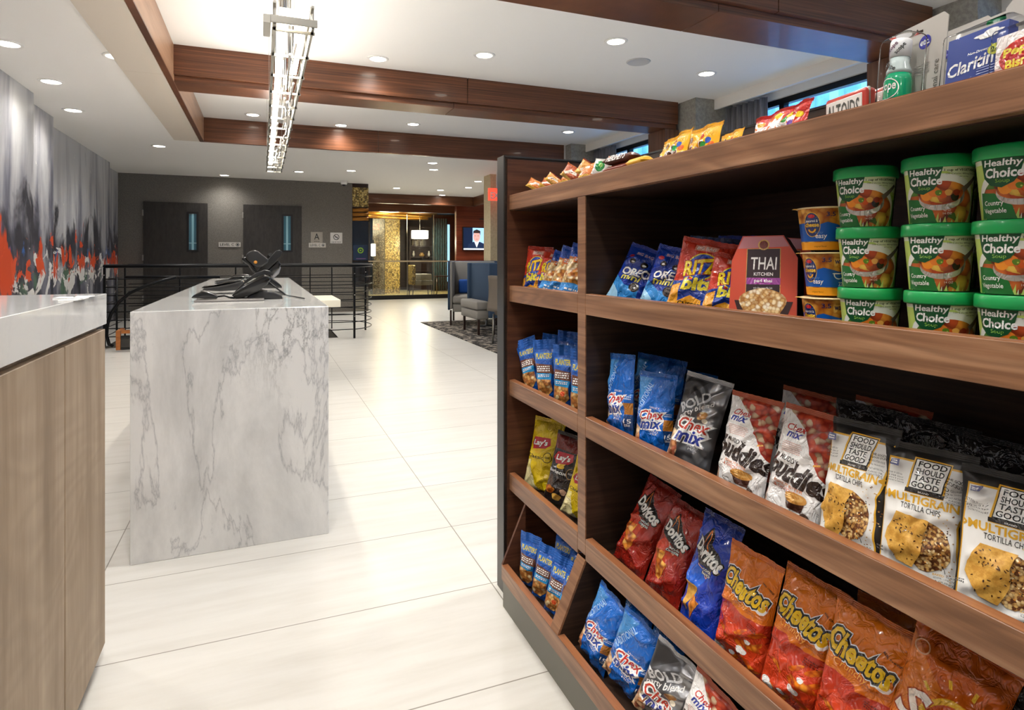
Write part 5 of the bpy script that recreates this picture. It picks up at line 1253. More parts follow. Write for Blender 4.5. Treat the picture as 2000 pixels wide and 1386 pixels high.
mb = MB(); mb.lathe([(.0, .0755), (.0425, .0755), (.0458, .0748), (.0462, .0738), (.0455, .0728), (.0425, .0725)], mat('cream_film', '#f0d9a8', .3), (0, 0, 0), 40)
mb.box(-.052, -.038, -.012, .004, .073, .0745, mat('film_tab', '#f2c060', .3), bev=.001)
l_ = build('lid', mb, local=True); FILMM = l_.data; bpy.data.objects.remove(l_)
def cup(pk, lidme, name, label, cat, X, Yp, Z, yaw, group):
    o = bpy.data.objects.new(name, pk.me); C.objects.link(o)
    # local -y faces (-cos yaw, -sin yaw)
    y = math.radians(yaw); n = Vector((math.cos(y), math.sin(y), 0)); x = n.cross(Vector((0, 0, 1)))
    o.matrix_world = Matrix(((x.x, n.x, 0, X), (x.y, n.y, 0, Yp), (0, 0, 1, Z), (0, 0, 0, 1)))
    tag(o, label, cat, group); c = bpy.data.objects.new('lid', lidme); C.objects.link(c); c.parent = o; return o
B2 = BOARD[1]+.0005
rows = ['bottom', 'middle', 'top']; cols = ['left', 'centre', 'right']
Ys = [[.714, .717, .722], [.599, .603, .603], [.500, .503, .502]]
for c in range(3):
    for r in range(3):
        cup(SOUP, LIDM, 'soup_cup', 'green lidded soup cup, %s of the %s column in the front stack' % (rows[r], cols[c]), 'soup cup', .925, Ys[c][r], B2+r*.0978, [30, 33, 33][c]+[12, 4, 0][r]*(1 if c == 0 else .6 if c == 1 else -.9), 'stacked green lidded soup cups')
for c in range(2):   # second rank behind
    for r in range(3): cup(SOUP, LIDM, 'soup_cup', 'green lidded soup cup behind the front stack\'s %s column, %s one' % (cols[c+1], rows[r]), 'soup cup', 1.04, [.665, .56][c], B2+r*.0978, 20, 'green lidded soup cups behind')
for r, (yy, yw) in enumerate(((.803, 30), (.802, 30), (.812, 50))):
    cup(MAC, FILMM, 'noodle_cup', 'orange and blue macaroni cup, %s of three stacked left of the soup cups' % rows[r], 'food cup', .935, yy, B2+r*.0795, yw, 'stacked orange and blue macaroni cups')
def make_box(key, pts, D, art, body, sidec):
    """carton: outline pts in x,z extruded to depth D; art on the front"""
    V = [(x, 0, z) for x, z in pts]+[(x, D, z) for x, z in pts]; n = len(pts); F = [tuple(range(n)), tuple(range(2*n-1, n-1, -1))]; FM = [body, body]
    for k in range(n): F.append((k, (k+1) % n, (k+1) % n+n, k+n)[::-1]); FM.append(sidec)
    for Vs, Fs, m, l in art.L:
        o = len(V); V += [(x_, -.00025-.00006*l, z_) for x_, z_ in Vs]; F += [tuple(k+o for k in f) for f in Fs]; FM += [m]*len(Fs)
    p = Pack(); p.me = mesh_from(key, V, F, FM); p.me.polygons.foreach_set('use_smooth', [False]*len(F)); p.seal = None; p.H = max(z for x, z in pts); p.W = .12; p.T = D; return p
a = Art(.125, .185)
a.poly([(-.49, .01), (-.485, .72), (-.32, .99), (.26, .99), (.48, .76), (.49, .01)], I('#c8523c', .25)); a.poly([(-.32, .99), (.26, .99), (.36, .88), (-.4, .86)], I('#b87a80', .25))
a.poly([(-.26, .86), (.24, .86), (.26, .2), (-.26, .2)], I('#c9a05a')); a.poly([(-.25, .855), (.23, .855), (.25, .2), (-.25, .2)], I('#3a2c30', .3)); a.ell(-.01, .90, .085, .085, I('#c9a05a')); a.ell(-.01, .90, .065, .065, I('#7a3a34')); a.text('THAI', -.0, .70, .38, .13, WH, .01, .05); a.text('KITCHEN', -.0, .585, .28, .035, WH, .01)
a.rect(-.25, .25, .475, .545, I('#a04a9a')); a.text('pad thai', 0, .51, .26, .045, WH, .01); a.text('stir-fry noodle kit', 0, .435, .28, .025, WH); a.text('sweet and tangy', 0, .40, .22, .018, I('#d8b8a8'))
a.poly([(-.42, .3), (.44, .3), (.3, .02), (-.28, .02)], I('#3a2624', .3)); a.ell(0, .27, .34, .25, noodle, 30, wob=.05)
thai = make_box('noodle_box', [(-.0625, 0), (.0625, 0), (.0605, .14), (.034, .185), (-.042, .185), (-.0615, .135)], .05, a, I('#b04534', .3), I('#2b2226', .4))
BB = BOARD[1]
place(thai, 'noodle_box', 'red chamfered noodle kit box showing a pale noodle heap on the upper shelf', 'food box', BB, (1488, 612), (1494, 460), 30, .882, group=None)
at_pose(thai, 'noodle_box', 'second noodle kit box mostly hidden behind the red noodle box front', 'food box', BB, (1536, 464), 1.01, .985, 30)

# ---------------------------------------------------------------- bags on the shelves
def row(kind, var, lab, k, bot, top, yaw=25, name='snack_bag', cat='snack bag', grp=None, Xb=None, Xt=None, sc=1.):
    board = [BOARD[1], BOARD[2], BOARD[3], EB][k]
    if k == 3 and Xb is None: Xb = .762+bag(kind).T/2*.8
    return place(bag(kind, var), name, lab, cat, board, bot, top, yaw, Xb, Xt, grp, sc)
def rear(kind, var, lab, k, top, Xt, Xb, yaw=20, name='snack_bag', grp=None, sc=1.):
    return at_pose(bag(kind, var), name, lab, 'snack bag', [BOARD[1], BOARD[2], BOARD[3], EB][k], top, Xt, Xb, yaw, grp, sc)
def pose3(kind, var, lab, y, x0, x1, yaw, h, name='snack_bag', cat='snack bag'):
    p = bag(kind, var); P0 = Vector((x0, y, EB+.003)); P2 = Vector((x1, y, EB+h)); yw = math.radians(yaw)
    return settle(put(p, name, lab, cat, frame_from(P0, P2, yw, 1, .92)), p.H, P0, P2, yw, .92, EB)
# upper shelf (above eye of the bags), left bay
row('ritz', 0, 'red and blue cracker bag at the far left end of the upper left bay', 0, (1038, 556), (1050, 481), 30, sc=.92)
row('ritz', 1, 'red and blue cracker bag second from the left in the upper left bay', 0, (1068, 558), (1092, 490), 35, sc=.92)
row('pop', 0, 'clear bag of golden nut mix, leftmost of three in the upper left bay', 0, (1082, 561), (1112, 496), 40, grp='golden nut mix bags')
row('pop', 1, 'clear bag of golden nut mix, middle of three in the upper left bay', 0, (1102, 563), (1130, 486), 40, grp='golden nut mix bags')
row('pop', 0, 'clear bag of golden nut mix, cut by the upright divider in the upper left bay', 0, (1124, 566), (1152, 480), 40, grp='golden nut mix bags')
# upper shelf right bay
row('oreo', 0, 'blue mini cookie bag, leftmost in the upper right bay', 0, (1222, 582), (1272, 484), 30)
row('oreo', 1, 'blue mini cookie bag between the other cookie bag and the big red cracker bag', 0, (1290, 590), (1330, 484), 32)
row('ritz', 2, 'large red and blue cracker bag in front, right of the blue cookie bags', 0, (1352, 596), (1388, 468), 35, sc=1.12)
row('ritz', 0, 'red and blue cracker bag lying low beside the noodle box', 0, (1420, 604), (1448, 500), 40, sc=1.05)
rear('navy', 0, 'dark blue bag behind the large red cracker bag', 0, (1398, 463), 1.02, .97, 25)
rear('oreo', 0, 'dark blue cookie bag in the shadow left of the noodle box', 0, (1440, 459), 1.10, 1.06, 10)
# second shelf, left bay: peanut tubes
PT = 'slim blue trail mix pouch'
row('plant', 0, PT+', leftmost in the second left bay', 1, (1038, 752), (1022, 659), 35, 'nut_pouch', 'nut pouch', 'slim nut pouches, second shelf')
row('plant', 1, PT+', second from left in the second left bay', 1, (1068, 762), (1062, 662), 38, 'nut_pouch', 'nut pouch', 'slim nut pouches, second shelf')
row('plant2', 0, PT+' with a red candy print, third in the second left bay', 1, (1100, 776), (1104, 673), 38, 'nut_pouch', 'nut pouch', 'slim nut pouches, second shelf')
row('plant', 0, PT+' half behind the divider in the second left bay', 1, (1134, 788), (1140, 682), 38, 'nut_pouch', 'nut pouch', 'slim nut pouches, second shelf')
rear('plant', 1, PT+' in the second left bay, left of the rear pair', 1, (1080, 652), .97, .95, 30, 'nut_pouch', sc=1.1)
rear('plant', 0, PT+' in the second left bay, right of the rear pair', 1, (1112, 646), .97, .95, 30, 'nut_pouch', sc=1.1)
# second shelf right bay
row('blue', 0, 'blue snack mix bag standing leftmost in the second right bay', 1, (1212, 842), (1216, 690), 2, sc=.95)
row('blue', 1, 'large blue snack mix bag in front on the second shelf', 1, (1276, 870), (1286, 727), 22, sc=.95)
row('grey', 0, 'silver grey snack mix bag with a crinkled clear end on the second shelf', 1, (1342, 905), (1388, 735), 24, sc=.95)
rear('blue', 0, 'dark blue snack mix bag behind the leftmost one on the second shelf', 1, (1258, 688), 1.0, .965, 10)
rear('blue', 1, 'dark blue snack mix bag behind the large front one on the second shelf', 1, (1306, 698), 1.02, .985, 20)
rear('blue', 0, 'dark blue snack mix bag deep behind the grey one on the second shelf', 1, (1362, 724), 1.08, 1.04, 25)
row('muddy', 0, 'white and orange chocolate snack bag, left one of the front pair on the second shelf', 1, (1446, 944), (1480, 772), 8)
row('muddy', 1, 'white and orange chocolate snack bag, right one of the front pair on the second shelf', 1, (1548, 992), (1594, 800), 6)
rear('muddy', 0, 'orange and white bag behind the front pair of chocolate snack bags', 1, (1588, 764), 1.05, .99, 10)
rear('muddy', 1, 'orange topped bag in the dark behind the black tortilla chip bags', 1, (1745, 786), 1.12, 1.07, 20)
T_ = 'white and black multigrain tortilla chip bag'
row('tort', 0, T_+', leftmost of the three in front', 1, (1662, 1042), (1692, 824), 0)
row('tort', 1, T_+', middle of the three in front', 1, (1798, 1112), (1818, 872), 20)
row('tort', 2, T_+', cut by the right edge of the photo', 1, (1962, 1195), (1985, 925), 24)
for n_, (x_, y_, xt, lab) in enumerate(((1700, 790, 1.06, 'first'), (1830, 822, 1.07, 'second'), (1960, 858, 1.08, 'third'))):
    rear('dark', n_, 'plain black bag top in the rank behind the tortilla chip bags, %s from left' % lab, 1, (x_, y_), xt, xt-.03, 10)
# third shelf, left bay
row('layy', 0, 'yellow classic potato chip bag in the third left bay', 2, (1052, 948), (1076, 817), 35)
row('layb', 0, 'black and dark red barbecue chip bag beside the yellow one in the third left bay', 2, (1090, 985), (1122, 848), 35)
row('layy', 1, 'yellow potato chip bag mostly hidden by the divider in the third left bay', 2, (1124, 1008), (1158, 900), 35)
# third shelf, right bay
row('nacho', 0, 'red nacho chip bag, left one of two in the third right bay', 2, (1232, 1095), (1300, 944), 8)
row('nacho', 1, 'red nacho chip bag, right one of two beside the blue chip bag', 2, (1296, 1148), (1352, 988), 8)
row('ranch', 0, 'royal blue ranch chip bag between the red and the orange bags', 2, (1366, 1212), (1416, 1010), 3)
row('cheet', 0, 'orange cheese puff bag, leftmost of the three in front', 2, (1444, 1280), (1480, 1078), 8)
row('cheet', 1, 'orange cheese puff bag, middle of the three in front', 2, (1546, 1350), (1600, 1128), 8)
row('cheet', 2, 'orange cheese puff bag, rightmost and nearest of the three', 2, (1656, 1440), (1712, 1194), 10)
rear('cheet', 0, 'orange cheese puff bag in the dark behind the nearest one', 2, (1755, 1186), 1.03, .99, 15)
row('sun', 0, 'orange sun chip bag at the bottom right corner', 2, (1800, 1520), (1896, 1256), 22)
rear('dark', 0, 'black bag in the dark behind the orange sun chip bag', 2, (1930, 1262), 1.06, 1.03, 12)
# bottom tier
row('plant', 0, PT+', leftmost in the bottom left bay', 3, (1030, 1135), (1038, 1042), 35, 'nut_pouch', 'nut pouch', 'slim nut pouches, bottom tier')
row('plant', 1, PT+', second from left in the bottom left bay', 3, (1052, 1165), (1075, 1066), 36, 'nut_pouch', 'nut pouch', 'slim nut pouches, bottom tier')
row('plant2', 1, PT+' with a red candy print in the bottom left bay', 3, (1076, 1198), (1106, 1088), 36, 'nut_pouch', 'nut pouch', 'slim nut pouches, bottom tier')
row('plant', 0, PT+' against the slanted divider in the bottom left bay', 3, (1098, 1225), (1140, 1112), 36, 'nut_pouch', 'nut pouch', 'slim nut pouches, bottom tier')
pose3('plant', 1, PT+' in the bottom left bay, left of the rear pair', 1.755, .865, .905, 30, .175, 'nut_pouch', 'nut pouch')
pose3('plant', 0, PT+' in the bottom left bay, right of the rear pair', 1.655, .865, .905, 30, .175, 'nut_pouch', 'nut pouch')
row('blue', 1, 'blue snack mix bag leftmost on the bottom tier', 3, (1152, 1290), (1200, 1162), 5, sc=1.08)
row('blue', 0, 'large blue snack mix bag in front on the bottom tier', 3, (1208, 1352), (1262, 1216), 20, sc=1.12)
row('grey', 1, 'silver grey snack mix bag on the bottom tier', 3, (1270, 1425), (1334, 1280), 24, sc=1.1)
row('muddy', 0, 'white and orange chocolate snack bag at the bottom edge of the photo', 3, (1350, 1490), (1408, 1346), 8)
pose3('blue', 1, 'dark blue snack mix bag behind the leftmost one on the bottom tier', 1.375, .885, .945, 10, .20)
pose3('blue', 0, 'dark blue snack mix bag behind the large front one on the bottom tier', 1.245, .885, .945, 10, .20)
# ---------------------------------------------------------------- top of the unit
BT = BOARD[0]
def tiny(kind_key, W, H, T, body, artf, label, name, cat, px, py, Xt=.90, Xb=.875, yaw=20, grp=None, k=1., lay=None):
    if kind_key not in BAGS: BAGS[kind_key] = make_bag(kind_key, artf, W, H, T, ink(body, .3), sum(map(ord, kind_key))*.13, .008, None, 3, nu=16, nv=12)
    p = BAGS[kind_key]; P2 = at(px, py, X=Xt); P0 = Vector((Xb, P2.y+(lay or 0), BT+.002)); L_ = (P2-P0).length
    LOG.append('%-40s top item H %.3f of %.3f' % (label[:40], L_, p.H))
    return settle(put(p, name, label, cat, frame_from(P0, P2, math.radians(yaw), L_/p.H, k), grp), p.H, P0, P2, math.radians(yaw), k, BT)
a = Art(.15, .085); a.rect(-.5, .5, 0, 1, I('#f2b418')); a.text("m&m's", -.08, .5, .72, .36, I('#5a3018'), .05, .1, 0, [(WH, .1)])
for x_, y_, c in ((.22, .62, '#1d9a4a'), (.3, .7, '#2a5ec0'), (.38, .6, '#e0641c'), (.1, .82, '#c8281c'), (.3, .4, '#f2d21c'), (-.2, .82, '#7a4a20')): a.ell(x_, y_, .055, .04, I(c), 14)
YM = a
tiny('candy_yellow', .15, .085, .035, '#e8a814', YM, 'large yellow candy bag standing at the middle of the top shelf', 'candy_bag', 'candy bag', 1325, 262, .9, .875, -12, 'yellow candy bags', 1.)
tiny('candy_yellow', .15, .085, .035, '#e8a814', YM, 'yellow candy bag right behind the large yellow candy bag', 'candy_bag', 'candy bag', 1374, 247, .94, .92, -5, 'yellow candy bags', 1.)
tiny('candy_yellow', .15, .085, .035, '#e8a814', YM, 'small yellow candy bag lying right of the large yellow ones', 'candy_bag', 'candy bag', 1432, 256, .895, .875, -10, None, .55)
a = Art(.17, .10); a.rect(-.5, .5, 0, 1, I('#c0281c')); a.text('Skittles', -.06, .66, .8, .36, WH, .05, .2, .05, [(I('#e8772a'), .09)])
for x_, y_, c in ((.25, .8, '#e8c81c'), (.3, .6, '#6a3a9a'), (.2, .7, '#3a9a3a'), (-.1, .85, '#e8851c'), (.4, .75, '#e8c81c'), (-.3, .8, '#e0a01c'), (.42, .5, '#d84a1c'), (.05, .85, '#e8c81c')): a.ell(x_, y_, .045, .04, I(c), 14)
tiny('candy_red', .17, .10, .035, '#b8241a', a, 'red fruit candy bag lying in front of the striped mint tin on the top shelf', 'candy_bag', 'candy bag', 1530, 212, .895, .872, -8, None, .92)
# small bars and pouches toward the far end
def bar(x, y, col, lab, ang=0., L_=.12, name='candy_bar', Xc=.88, z=0., art=None, rx=0.):
    p = at(x, y, X=Xc); mb = MB(); m_ = ink(col, .3)
    def fn(u, v):
        a_ = 2*math.pi*v; g = min(1, math.sin(math.pi*u)*3)**.5; w = .019 if 0 < u < 1 else .021
        return Vector(((u-.5)*L_, math.cos(a_)*w, math.sin(a_)*(.011*g+.0006)+.011))
    mb.grid(fn, 20, 14, m_)
    if art:
        a_ = Art(L_*.7, .03); a_.text(art, 0, 0, .9, .75, WH, .03)
        for Vs, Fs, mm, l in a_.L:
            i = mb.mi(mm); B_ = [mb.bm.verts.new((vx, -.0175+vy*.55-.0, .0155+vy*.75)) for vx, vy in Vs]
            for f in Fs:
                try: q_ = mb.bm.faces.new([B_[k] for k in f]); q_.material_index = i
                except ValueError: pass
    o = build(name, mb, label=lab, cat='candy bar' if name == 'candy_bar' else 'candy', local=True)
    zz = max(BT+.0005, p.z-.012)
    zz = zz if z == 0 else z
    o.matrix_world = Matrix.Translation((Xc, p.y, zz))@Matrix.Rotation(math.radians(-90)+ang, 4, 'Z')@Matrix.Rotation(rx, 4, 'X'); return o
# an inner riser carries the small packs so they show over the lip
mb = MB(); mb.box(.8425, 1.04, 1.262, 2.03, BT, BT+.045, 'walnut_shade'); build('candy_riser', mb, SHELF)
RT = BT+.0455
rr = random.Random(11)
cols_ = ['#d8782a', '#b5552a', '#e0a050', '#c8682c', '#9a3a22', '#e8b068']
places = ['at the far left end', 'second from the far end', 'third from the far end', 'fourth from the far end', 'fifth from the far end', 'sixth from the far end', 'seventh from the far end', 'eighth from the far end', 'ninth from the far end']
packA = {}
def candy_art(c2):
    a = Art(.07, .06); a.rect(-.5, .5, 0, 1, I(c2)); a.poly([(-.35, .35), (-.1, .7), (.3, .75), (.38, .55), (.0, .5), (-.2, .25)], I('#f2e6cc')); a.poly([(-.2, .4), (.0, .62), (.25, .66), (.05, .55)], I('#8a4420')); a.poly([(-.5, 0), (-.5, .3), (.5, .1), (.5, 0)], I('#f0c050')); return a
for k in range(8):
    c_1 = cols_[k % 6]; key = 'small_candy_%d' % (k % 3)
    if key not in BAGS: BAGS[key] = make_bag(key, candy_art(c_1), .07, .06, .02, ink(cols_[(k+2) % 6], .28), k*1.3+2, .006, None, 2, nu=12, nv=10)
    p = BAGS[key]; y_ = 1.985-.064*k; X_ = .875+.02*(k % 2); P0 = Vector((X_, y_, RT)); P2 = Vector((X_+.035, y_+rr.uniform(-.03, .035), RT+rr.uniform(.035, .055)+.006*(k > 3)))
    yw_ = math.radians(rr.uniform(0, 45)); o = settle(put(p, 'candy_pouch', 'small orange and cream candy pouch on the top shelf, '+places[k], 'candy pouch', frame_from(P0, P2, yw_, 1, .95), 'small orange candy pouches on the top shelf'), p.H, P0, P2, yw_, .95, RT)
a = Art(.05, .06); a.rect(-.5, .5, 0, 1, I('#e8e8e0')); a.ell(0, .5, .3, .4, I('#1f8a3a')); a.ell(.05, .55, .12, .15, I('#8fd06a'))
BAGS['mint'] = make_bag('mint_pouch', a, .05, .055, .015, ink('#e6e4dc', .3), 4.4, .006, None, 2, nu=12, nv=10)
P0 = Vector((.864, 1.49, RT+.004)); put(BAGS['mint'], 'candy_pouch', 'white pouch with a green dot among the orange candy pouches', 'candy pouch', frame_from(P0, P0+Vector((.02, 0, .05)), math.radians(30), .8, 1))
bar(1186, 345, '#a8301f', 'red candy bar standing up left behind the brown chocolate bar', .1, .11, z=RT+.012, Xc=.955, rx=.9); bar(1214, 335, '#5a3326', 'brown chocolate bar with white lettering on the top shelf', .05, .13, z=RT+.0235, art="HERSHEY'S")
bar(1214, 345, '#7a2c1e', 'dark red candy bar lying under the brown chocolate bar', 0, .13, z=RT, Xc=.882)
bar(1250, 335, '#e6b43c', 'yellow candy bar right of the brown chocolate bar, front one', -.05, .075, z=RT, Xc=.868); bar(1268, 328, '#d98a2a', 'orange yellow candy bar behind the yellow one', .1, .10, z=RT, Xc=.93); bar(1290, 322, '#b8682a', 'small caramel coloured bar just left of the large yellow candy bag', .2, .07, z=RT, Xc=.99)
# mint tins
tin = mat('tin_white', '#e6e0d8', .25, coat=.4); tinr = mat('tin_red', '#b5382c', .25, coat=.4)
def mint(px, py, X, lab, txt):
    P2 = at(px, py, X=X); t = thing('mint_tin', lab, 'mint tin', (X, P2.y, BT), math.radians(-90-12), 'striped mint tins on the top shelf')
    h = P2.z-BT; w = .094
    mb = MB(); mb.box(-w/2, w/2, -.0, .022, .0, h, tinr, bev=.006, seg=3); build('tin_body', mb, t, local=True)
    mb = MB(); mb.box(-w/2+.006, w/2-.006, -.0018, .001, .004, h-.008, tin, bev=.001); mb.box(-w/2-.0, w/2+.0, .006, .011, .001, h+.0005, tin, bev=.001)
    if txt:
        v, f = text2d('ALTOIDS', .01); i = mb.mi(mat('tin_text', '#4a4a44', .4))
        B_ = [mb.bm.verts.new((x*.074, -.0023, h*.66+z_*.030)) for x, z_ in v]
        for q_ in f:
            try: g_ = mb.bm.faces.new([B_[k] for k in q_]); g_.material_index = i
            except ValueError: pass
    build('lid', mb, t, local=True, sharp=30)
mint(1648, 183, .885, 'red rimmed white mint tin in front, with dark lettering', True)
mint(1692, 179, .912, 'red rimmed mint tin directly behind the lettered front tin', False); mint(1708, 179, .940, 'red rimmed mint tin, third in the row of tins', False); mint(1722, 180, .968, 'red rimmed mint tin, last in the row of tins', False)
# personal care blister cards
card_m = mat('card_grey', '#a8a39b', .5); blis = mat('blister_plastic', '#f4f6f6', .06)
_nt = blis.node_tree; _o = _nt.nodes['Material Output']; _mx = _nt.nodes.new('ShaderNodeMixShader'); _tr = _nt.nodes.new('ShaderNodeBsdfTransparent'); _gl = _nt.nodes.new('ShaderNodeBsdfGlossy'); _fr = _nt.nodes.new('ShaderNodeLayerWeight')
_gl.inputs['Roughness'].default_value = .06; _fr.inputs[0].default_value = .10; _tr.inputs[0].default_value = (.97, .98, .98, 1)
_nt.links.new(_fr.outputs['Fresnel'], _mx.inputs[0]); _nt.links.new(_tr.outputs[0], _mx.inputs[1]); _nt.links.new(_gl.outputs[0], _mx.inputs[2]); _nt.links.new(_mx.outputs[0], _o.inputs['Surface'])
def blister(px, py, X, W, H, lab, art, prod, yaw=-18, cw=None, lean=.12):
    P2 = at(px, py, X=X); t = thing('blister_pack', lab, 'blister pack', (0, 0, 0)); h = P2.z-BT
    P0 = Vector((X-lean*.17, P2.y, BT)); m = frame_from(P0, P2, math.radians(yaw)); MW[t.name] = m; t.matrix_world = m
    k = (P2-P0).length/H
    mb = MB(); 
    def outline(s=1): return [(-W/2, 0), (W/2, 0), (W/2, H*k-.008), (W/2-.008, H*k), (-W/2+.008, H*k), (-W/2, H*k-.008)]
    mb.prism(outline(), .0, .0012, 'y', card_m); build('card', mb, t, local=True)
    a.L
    V = []; F = []; FM = []
    for Vs, Fs, mm, l in art.L:
        o = len(V); V += [(x_, -.0004-.00006*l, z_*k) for x_, z_ in Vs]; F += [tuple(q_+o for q_ in f) for f in Fs]; FM += [mm]*len(Fs)
    me = mesh_from('print', V, F, FM); me.polygons.foreach_set('use_smooth', [False]*len(F)); o = bpy.data.objects.new('card_print', me); C.objects.link(o); o.parent = t
    prod(t, W, H*k); return t
def scope_prod(t, W, H):
    gm = mat('mouthwash_green', '#0e9a68', .08, coat=.5); cap = mat('cap_white', '#ebe9ea', .35)
    X0_ = -.014; Y0_ = -.021
    mb = MB(); mb.lathe([(0, .004), (.016, .004), (.0185, .010), (.0185, .078), (.0165, .088), (0, .088)], gm, (X0_, Y0_, 0), 32); build('mouthwash', mb, t, local=True)
    mb = MB(); mb.lathe([(0, .0885), (.0165, .0885), (.0165, .094), (.013, .104), (.0135, .113), (0, .113)], mat('clear_neck', '#bcc8c6', .1, coat=.4), (X0_, Y0_, 0), 32); build('bottle_neck', mb, t, local=True)
    mb = MB(); mb.lathe([(0, .1135), (.0142, .1135), (.0142, .138), (.013, .141), (0, .141)], cap, (X0_, Y0_, 0), 32); o = build('cap', mb, t, local=True)
    a_ = Art(.1, .1)
    mb = MB(); wm = WH; ii = mb.mi(wm); mp = mb.mi(mat('print_plum', '#5a2040', .4)); bk = mb.mi(BK)
    def wrap(st, w, h, cx, z, R, mi_, rot=0., b_=.02):
        v, f = text2d(st, b_); c__, s__ = math.cos(rot), math.sin(rot); B_ = []
        for x, y in v:
            X_ = x*w; Y_ = y*h; X_, Y_ = X_*c__-Y_*s__+cx, X_*s__+Y_*c__; ph = X_/R; B_.append(mb.bm.verts.new((X0_+(R+.0006)*math.sin(ph), Y0_-(R+.0006)*math.cos(ph), z+Y_)))
        for q_ in f:
            try: g_ = mb.bm.faces.new([B_[k] for k in q_]); g_.material_index = mi_
            except ValueError: pass
    wrap('scope', .026, .013, 0, .065, .0185, ii); wrap('scope', .020, .006, .0, .127, .0142, mp, .7); wrap('scope', .018, .006, -.012, .124, .0142, bk, 1.1); wrap('scope', .018, .006, .012, .124, .0142, bk, .9)
    wrap('scope', .02, .006, .0, .098, .0168, bk, -.6); wrap('scope', .02, .006, -.008, .1, .0168, bk, .6)
    for k in range(36):
        ph = k/36*2*math.pi; ph2 = (k+1)/36*2*math.pi; R = .0189; vs_ = []
        for p_, r_ in ((ph, .0165), (ph2, .0165), (ph2, .0178), (ph, .0178)):
            x_ = math.cos(p_)*r_; z_ = .064+math.sin(p_)*r_*.9; vs_.append(mb.bm.verts.new((X0_+R*math.sin(x_/R), Y0_-R*math.cos(x_/R), z_)))
        g_ = mb.bm.faces.new(vs_); g_.material_index = ii
    build('bottle_print', mb, t, local=True)
    mb = MB(); mb.box(-.038, .018, -.042, -.0008, .002, .146, blis, bev=.010, seg=3); build('blister', mb, t, local=True)
a = Art(.088, .17); a.ell(.08, .80, .12, .12, I('#3a3a9a'), 24); a.text('etc.', .08, .80, .18, .045, WH, .03); a.text('personal care', .35, .40, .78, .075, I('#6a6763'), .0, rot=math.pi/2)
a.poly([(-.22, .905), (.02, .905), (.02, .925), (-.07, .928), (-.1, .95), (-.13, .928), (-.22, .925)], I('#2c211c')); 
for k in range(5): a.rect(-.1, .22, .60-.02*k, .607-.02*k, I('#a5a19a'))
blister(1803, 42, .905, .088, .17, 'grey personal care card holding a small green mouthwash bottle on the top shelf', a, scope_prod, -12)
def clar_prod(t, W, H):
    mb = MB(); pts = [(-.045, .026), (.035, .026), (.035, .112), (-.045, .112)]; mb.prism(pts, -.020, -.004, 'y', mat('allergy_box', '#33468c', .4)); o = build('medicine_box', mb, t, local=True)
    a_ = Art(.08, .086); a_.poly([(-.5, 0), (.5, 0), (.5, .2), (-.5, .2)], I('#6a86c8')); a_.text('Claritin', -.08, .50, .76, .2, WH, .02, .2, .08); a_.text('Non-Drowsy', .05, .66, .36, .05, WH, .01, .2); a_.ell(.32, .62, .12, .09, I('#c8c84a')); a_.text('24', .32, .62, .13, .08, I('#1f3a2a'), .02)
    a_.ell(.2, .88, .22, .05, WH, 20, wob=.15); a_.ell(.24, .92, .12, .04, WH, 14)
    for k in range(4): a_.rect(.05, .4, .38-.04*k, .39-.04*k, I('#aeb8dc'))
    V = []; F = []; FM = []
    for Vs, Fs, mm, l in a_.L: o_ = len(V); V += [(x_-.005, -.0203-.00006*l, z_+.026) for x_, z_ in Vs]; F += [tuple(q_+o_ for q_ in f) for f in Fs]; FM += [mm]*len(Fs)
    me = mesh_from('bp', V, F, FM); ob = bpy.data.objects.new('box_print', me); C.objects.link(ob); ob.parent = o
    mb = MB(); mb.box(-.052, .042, -.026, -.0008, .001, .12, blis, bev=.006, seg=2); build('blister', mb, t, local=True)
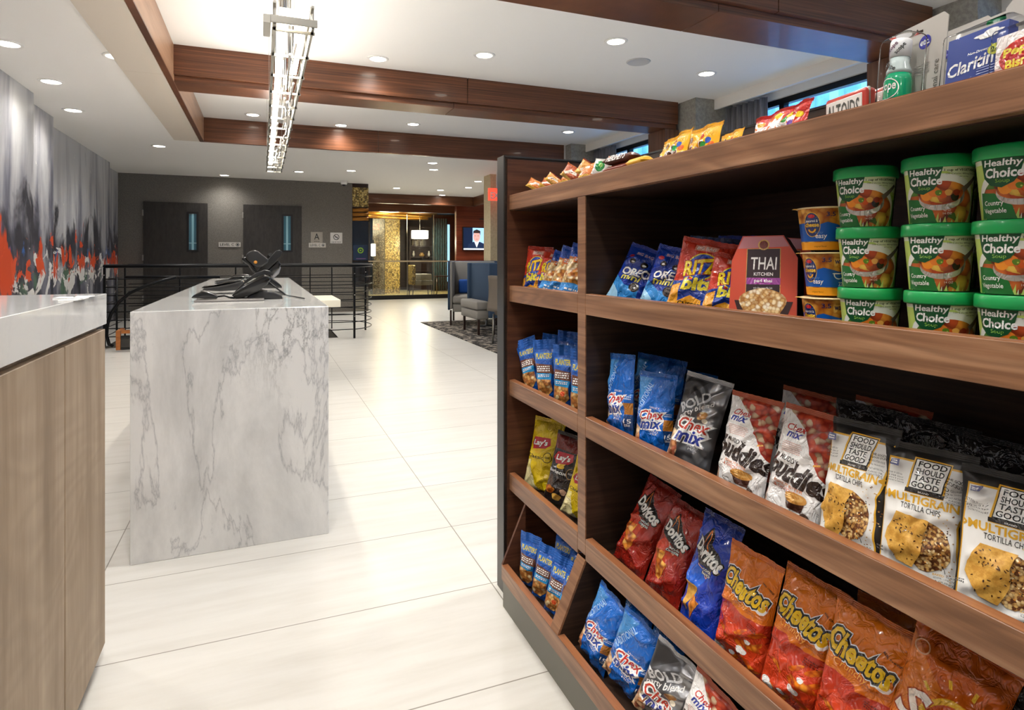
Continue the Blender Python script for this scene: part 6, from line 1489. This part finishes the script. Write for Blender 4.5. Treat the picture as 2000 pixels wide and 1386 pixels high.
a = Art(.118, .16); a.ell(.05, .80, .15, .15, I('#2f9a55'), 24); a.text('etc.', .05, .80, .22, .055, WH, .03); a.poly([(-.16, .955), (-.02, .945), (.02, .965), (.1, .965), (.14, .985), (.1, .975), (.02, .975), (-.02, .957)], I('#8f8a82'))
a.rect(-.48, .48, .3, .34, I('#a29d95'))
blister(1944, 30, .885, .118, .16, 'grey card with a green dot and a blue allergy medicine box on the top shelf', a, clar_prod, -8)
def plain_prod(t, W, H):
    mb = MB(); mb.box(-.03, .03, -.03, -.0008, .002, .11, blis, bev=.008, seg=2); build('blister', mb, t, local=True)
a = Art(.092, .16); a.ell(-.3, .78, .1, .1, I('#3a3a9a')); a.rect(.1, .3, .9, .93, I('#55504a'))
blister(1880, 50, .965, .092, .16, 'plain grey blister card behind, between the mouthwash card and the allergy card', a, plain_prod, -8)
def pep_prod(t, W, H):
    mb = MB(); mb.prism([(-.04, 0), (.04, 0), (.04, .09), (-.04, .09)], -.022, -.004, 'y', mat('pink_box', '#eec8c4', .4)); o = build('medicine_box', mb, t, local=True)
    a_ = Art(.08, .09); a_.rect(-.5, .5, .55, 1, I('#f0e6e2')); a_.rect(-.5, .5, 0, .3, I('#e89a9a')); a_.ell(-.1, .66, .34, .26, I('#c22a24')); a_.text('Pepto', -.1, .74, .56, .14, I('#f2d84a'), .04, .1, .1); a_.text('Bismol', -.08, .58, .52, .12, I('#f2d84a'), .04, .1, .1)
    for k in range(3): a_.rect(-.4, -.1+.1*k, .3-.05*k, .315-.05*k, I('#c05a5a'))
    V = []; F = []; FM = []
    for Vs, Fs, mm, l in a_.L: o_ = len(V); V += [(x_, -.0223-.00006*l, z_) for x_, z_ in Vs]; F += [tuple(q_+o_ for q_ in f) for f in Fs]; FM += [mm]*len(Fs)
    me = mesh_from('pp', V, F, FM); ob = bpy.data.objects.new('box_print', me); C.objects.link(ob); ob.parent = o
    mb = MB(); mb.box(-.046, .046, -.028, -.0008, .001, .1, blis, bev=.006, seg=2); build('blister', mb, t, local=True)
a = Art(.1, .15); a.ell(.0, .8, .14, .14, I('#c04a6a')); a.text('etc.', 0, .8, .2, .05, WH, .03)
blister(2050, -30, .872, .1, .15, 'grey card with a pink and white medicine box at the photo edge', a, pep_prod, -8)
